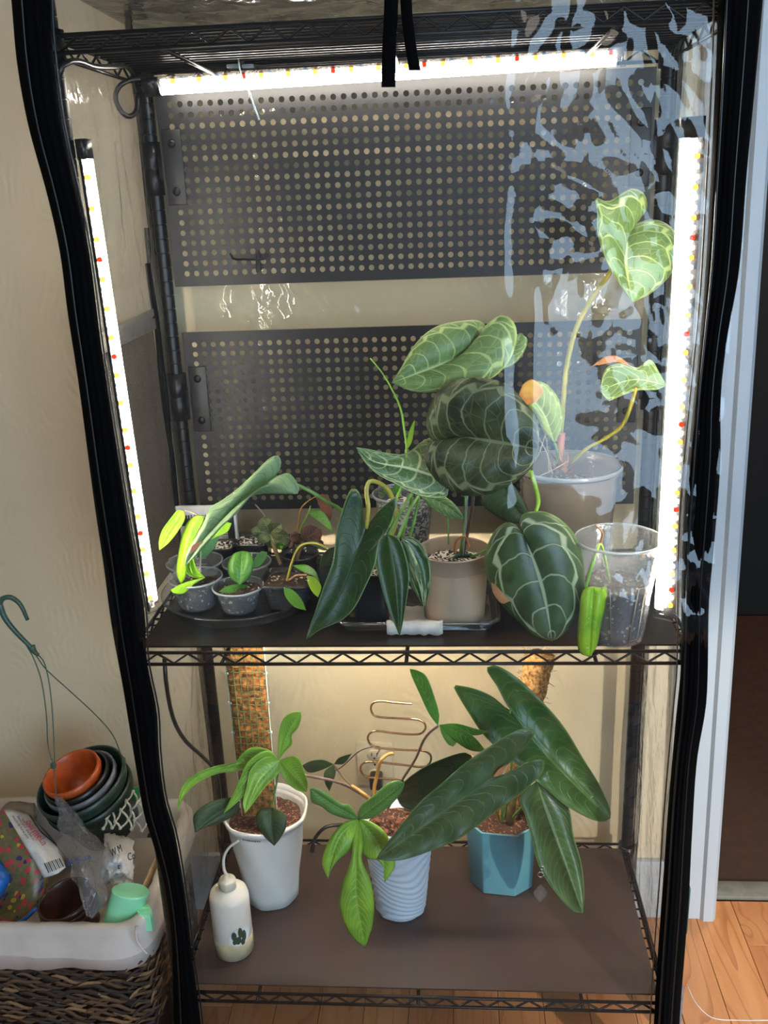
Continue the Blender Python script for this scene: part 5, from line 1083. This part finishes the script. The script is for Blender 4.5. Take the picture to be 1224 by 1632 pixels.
# clear crumpled bag
CB = clear('crinkly_clear_film', '#f2f2f2', .05, .20, '#d8dadd', .08, 1, 120)
cb = thing('clear_plastic_bag', W(140, 1370, .10), 'crumpled clear plastic bag lying over the brown pots in the basket', 'bag')
sheet('film', [[(96, 1262, .19), (104, 1265, .19), (112, 1268, .20)], [(100, 1305, .17), (125, 1300, .15), (148, 1314, .17)], [(99, 1345, .13), (140, 1335, .10), (183, 1352, .13)], [(118, 1370, .08), (145, 1365, .05), (172, 1392, .08)], [(124, 1402, .05), (150, 1405, .03), (180, 1418, .05)], [(142, 1440, .03), (152, 1454, .02), (168, 1440, .03)]], CB, cb, 26, 50, .01, .028, 9, solid=0)
on_strip('lettering', 'W  SE', .016, BLU, 108, 1381, .045, -.25, cb); on_strip('lettering', 'MADE IN', .010, BLU, 126, 1375, .04, -.35, cb)
# white lettered bag
wb = thing('white_lettered_bag', W(195, 1360, .16), 'crumpled white bag with grey letters between clear bag and basket side', 'bag')
sheet('bag_skin', [[(172, 1322, .24), (190, 1324, .24), (216, 1330, .24)], [(170, 1355, .17), (195, 1352, .16), (218, 1360, .17)], [(165, 1400, .12), (190, 1402, .11), (218, 1400, .12)]], plain('white_bag_film', '#c2c2c0', .4, bump=.5), wb, 24, 24, .012, .024, 5)
on_strip('lettering', 'W M', .020, DKP, 178, 1366, .115, -.5, wb); on_strip('lettering', 'Co', .020, DKP, 204, 1372, .12, -.3, wb); on_strip('lettering', 'E', .018, DKP, 188, 1390, .105, -.2, wb)
# mint cup upside down with handle
MT = plain('mint_green_plastic', '#8fd9a8', .4, bump=.02, var=.03)
mc = thing('mint_jug', W(205, 1430, .04), 'mint green plastic jug lying tilted in the front right basket corner', 'jug')
t0, t1_ = W(209, 1419, .045), W(184, 1492, .03)
ax = (t1_-t0).normalized(); nx = V((1, .15, .25)); nx = (nx-ax*nx.dot(ax)).normalized(); ny = ax.cross(nx); bm = bmesh.new(); rings = []
for t_, r_ in ((0, .0001), (0, .029), (.02, .031), (.5, .029), (1, .027)):
    p = t0.lerp(t1_, t_); rings.append([bm.verts.new(p+nx*r_*1.10*cos(k*pi/18)+ny*r_*.80*sin(k*pi/18)-ax*(.006*cos(k*pi/18)*(r_ > .01))) for k in range(36)])
for A_, B_ in zip(rings, rings[1:]):
    for k in range(36): bm.faces.new((A_[k], A_[(k+1) % 36], B_[(k+1) % 36], B_[k]))
bm.faces.new(rings[-1]); mesh('jug_body', bm, MT, mc, smooth='a')
bm = bmesh.new(); hp = [W(222, 1440, .045), W(232, 1455, .02), W(236, 1480, .012)]; rows = []
for i, p in enumerate(catmull(hp, 8)): rows.append([bm.verts.new(p+V((sx*.010, sy*.006, 0))) for sx, sy in ((-1, -1), (1, -1), (1, 1), (-1, 1))])
for A_, B_ in zip(rows, rows[1:]):
    for k in range(4): bm.faces.new((A_[k], A_[(k+1) % 4], B_[(k+1) % 4], B_[k]))
bm.faces.new(rows[0]); bm.faces.new(rows[-1]); mesh('handle', bm, MT, mc, smooth=False)
# rope net
rn = thing('rope_plant_hanger', W(190, 1300, .22), 'grey-white knotted rope plant hanger beside the nested pots', 'hanger')
RP = plain('cotton_rope', '#a9a795', .85, bump=1, scale=200); kn = []
for j in range(5):
    for i in range(5): kn.append((165+i*15+(7 if j % 2 else 0)+random.uniform(-4, 4), 1262+j*15+random.uniform(-3, 3), .27-.02*j+random.uniform(-.01, .01)))
for j in range(4):
    for i in range(5):
        a_ = kn[j*5+i]
        for di in ((0, 1) if j % 2 else (-1, 0)):
            if 0 <= i+di < 5: b_ = kn[(j+1)*5+i+di]; ptube('rope', [a_, ((a_[0]+b_[0])/2+2, (a_[1]+b_[1])/2, a_[2]-.008), b_], .0022, RP, rn, n=5, seg=6)
for k_ in kn:
    bm = bmesh.new(); bmesh.ops.create_icosphere(bm, subdivisions=1, radius=.0042)
    for v in bm.verts: v.co += W(*k_)
    mesh('knot', bm, RP, rn)
gt = thing('green_clip', W(216, 1262, .30), 'small bright green plastic clip above the rope hanger', 'clip')
boxo('clip_body', W(216, 1262, .30), (.016, .008, .022), plain('bright_green_plastic', '#1f8a4c', .4), gt, bev=.003); boxo('clip_tab', W(218, 1272, .30), (.010, .006, .014), bpy.data.materials['bright_green_plastic'], gt, bev=.002)
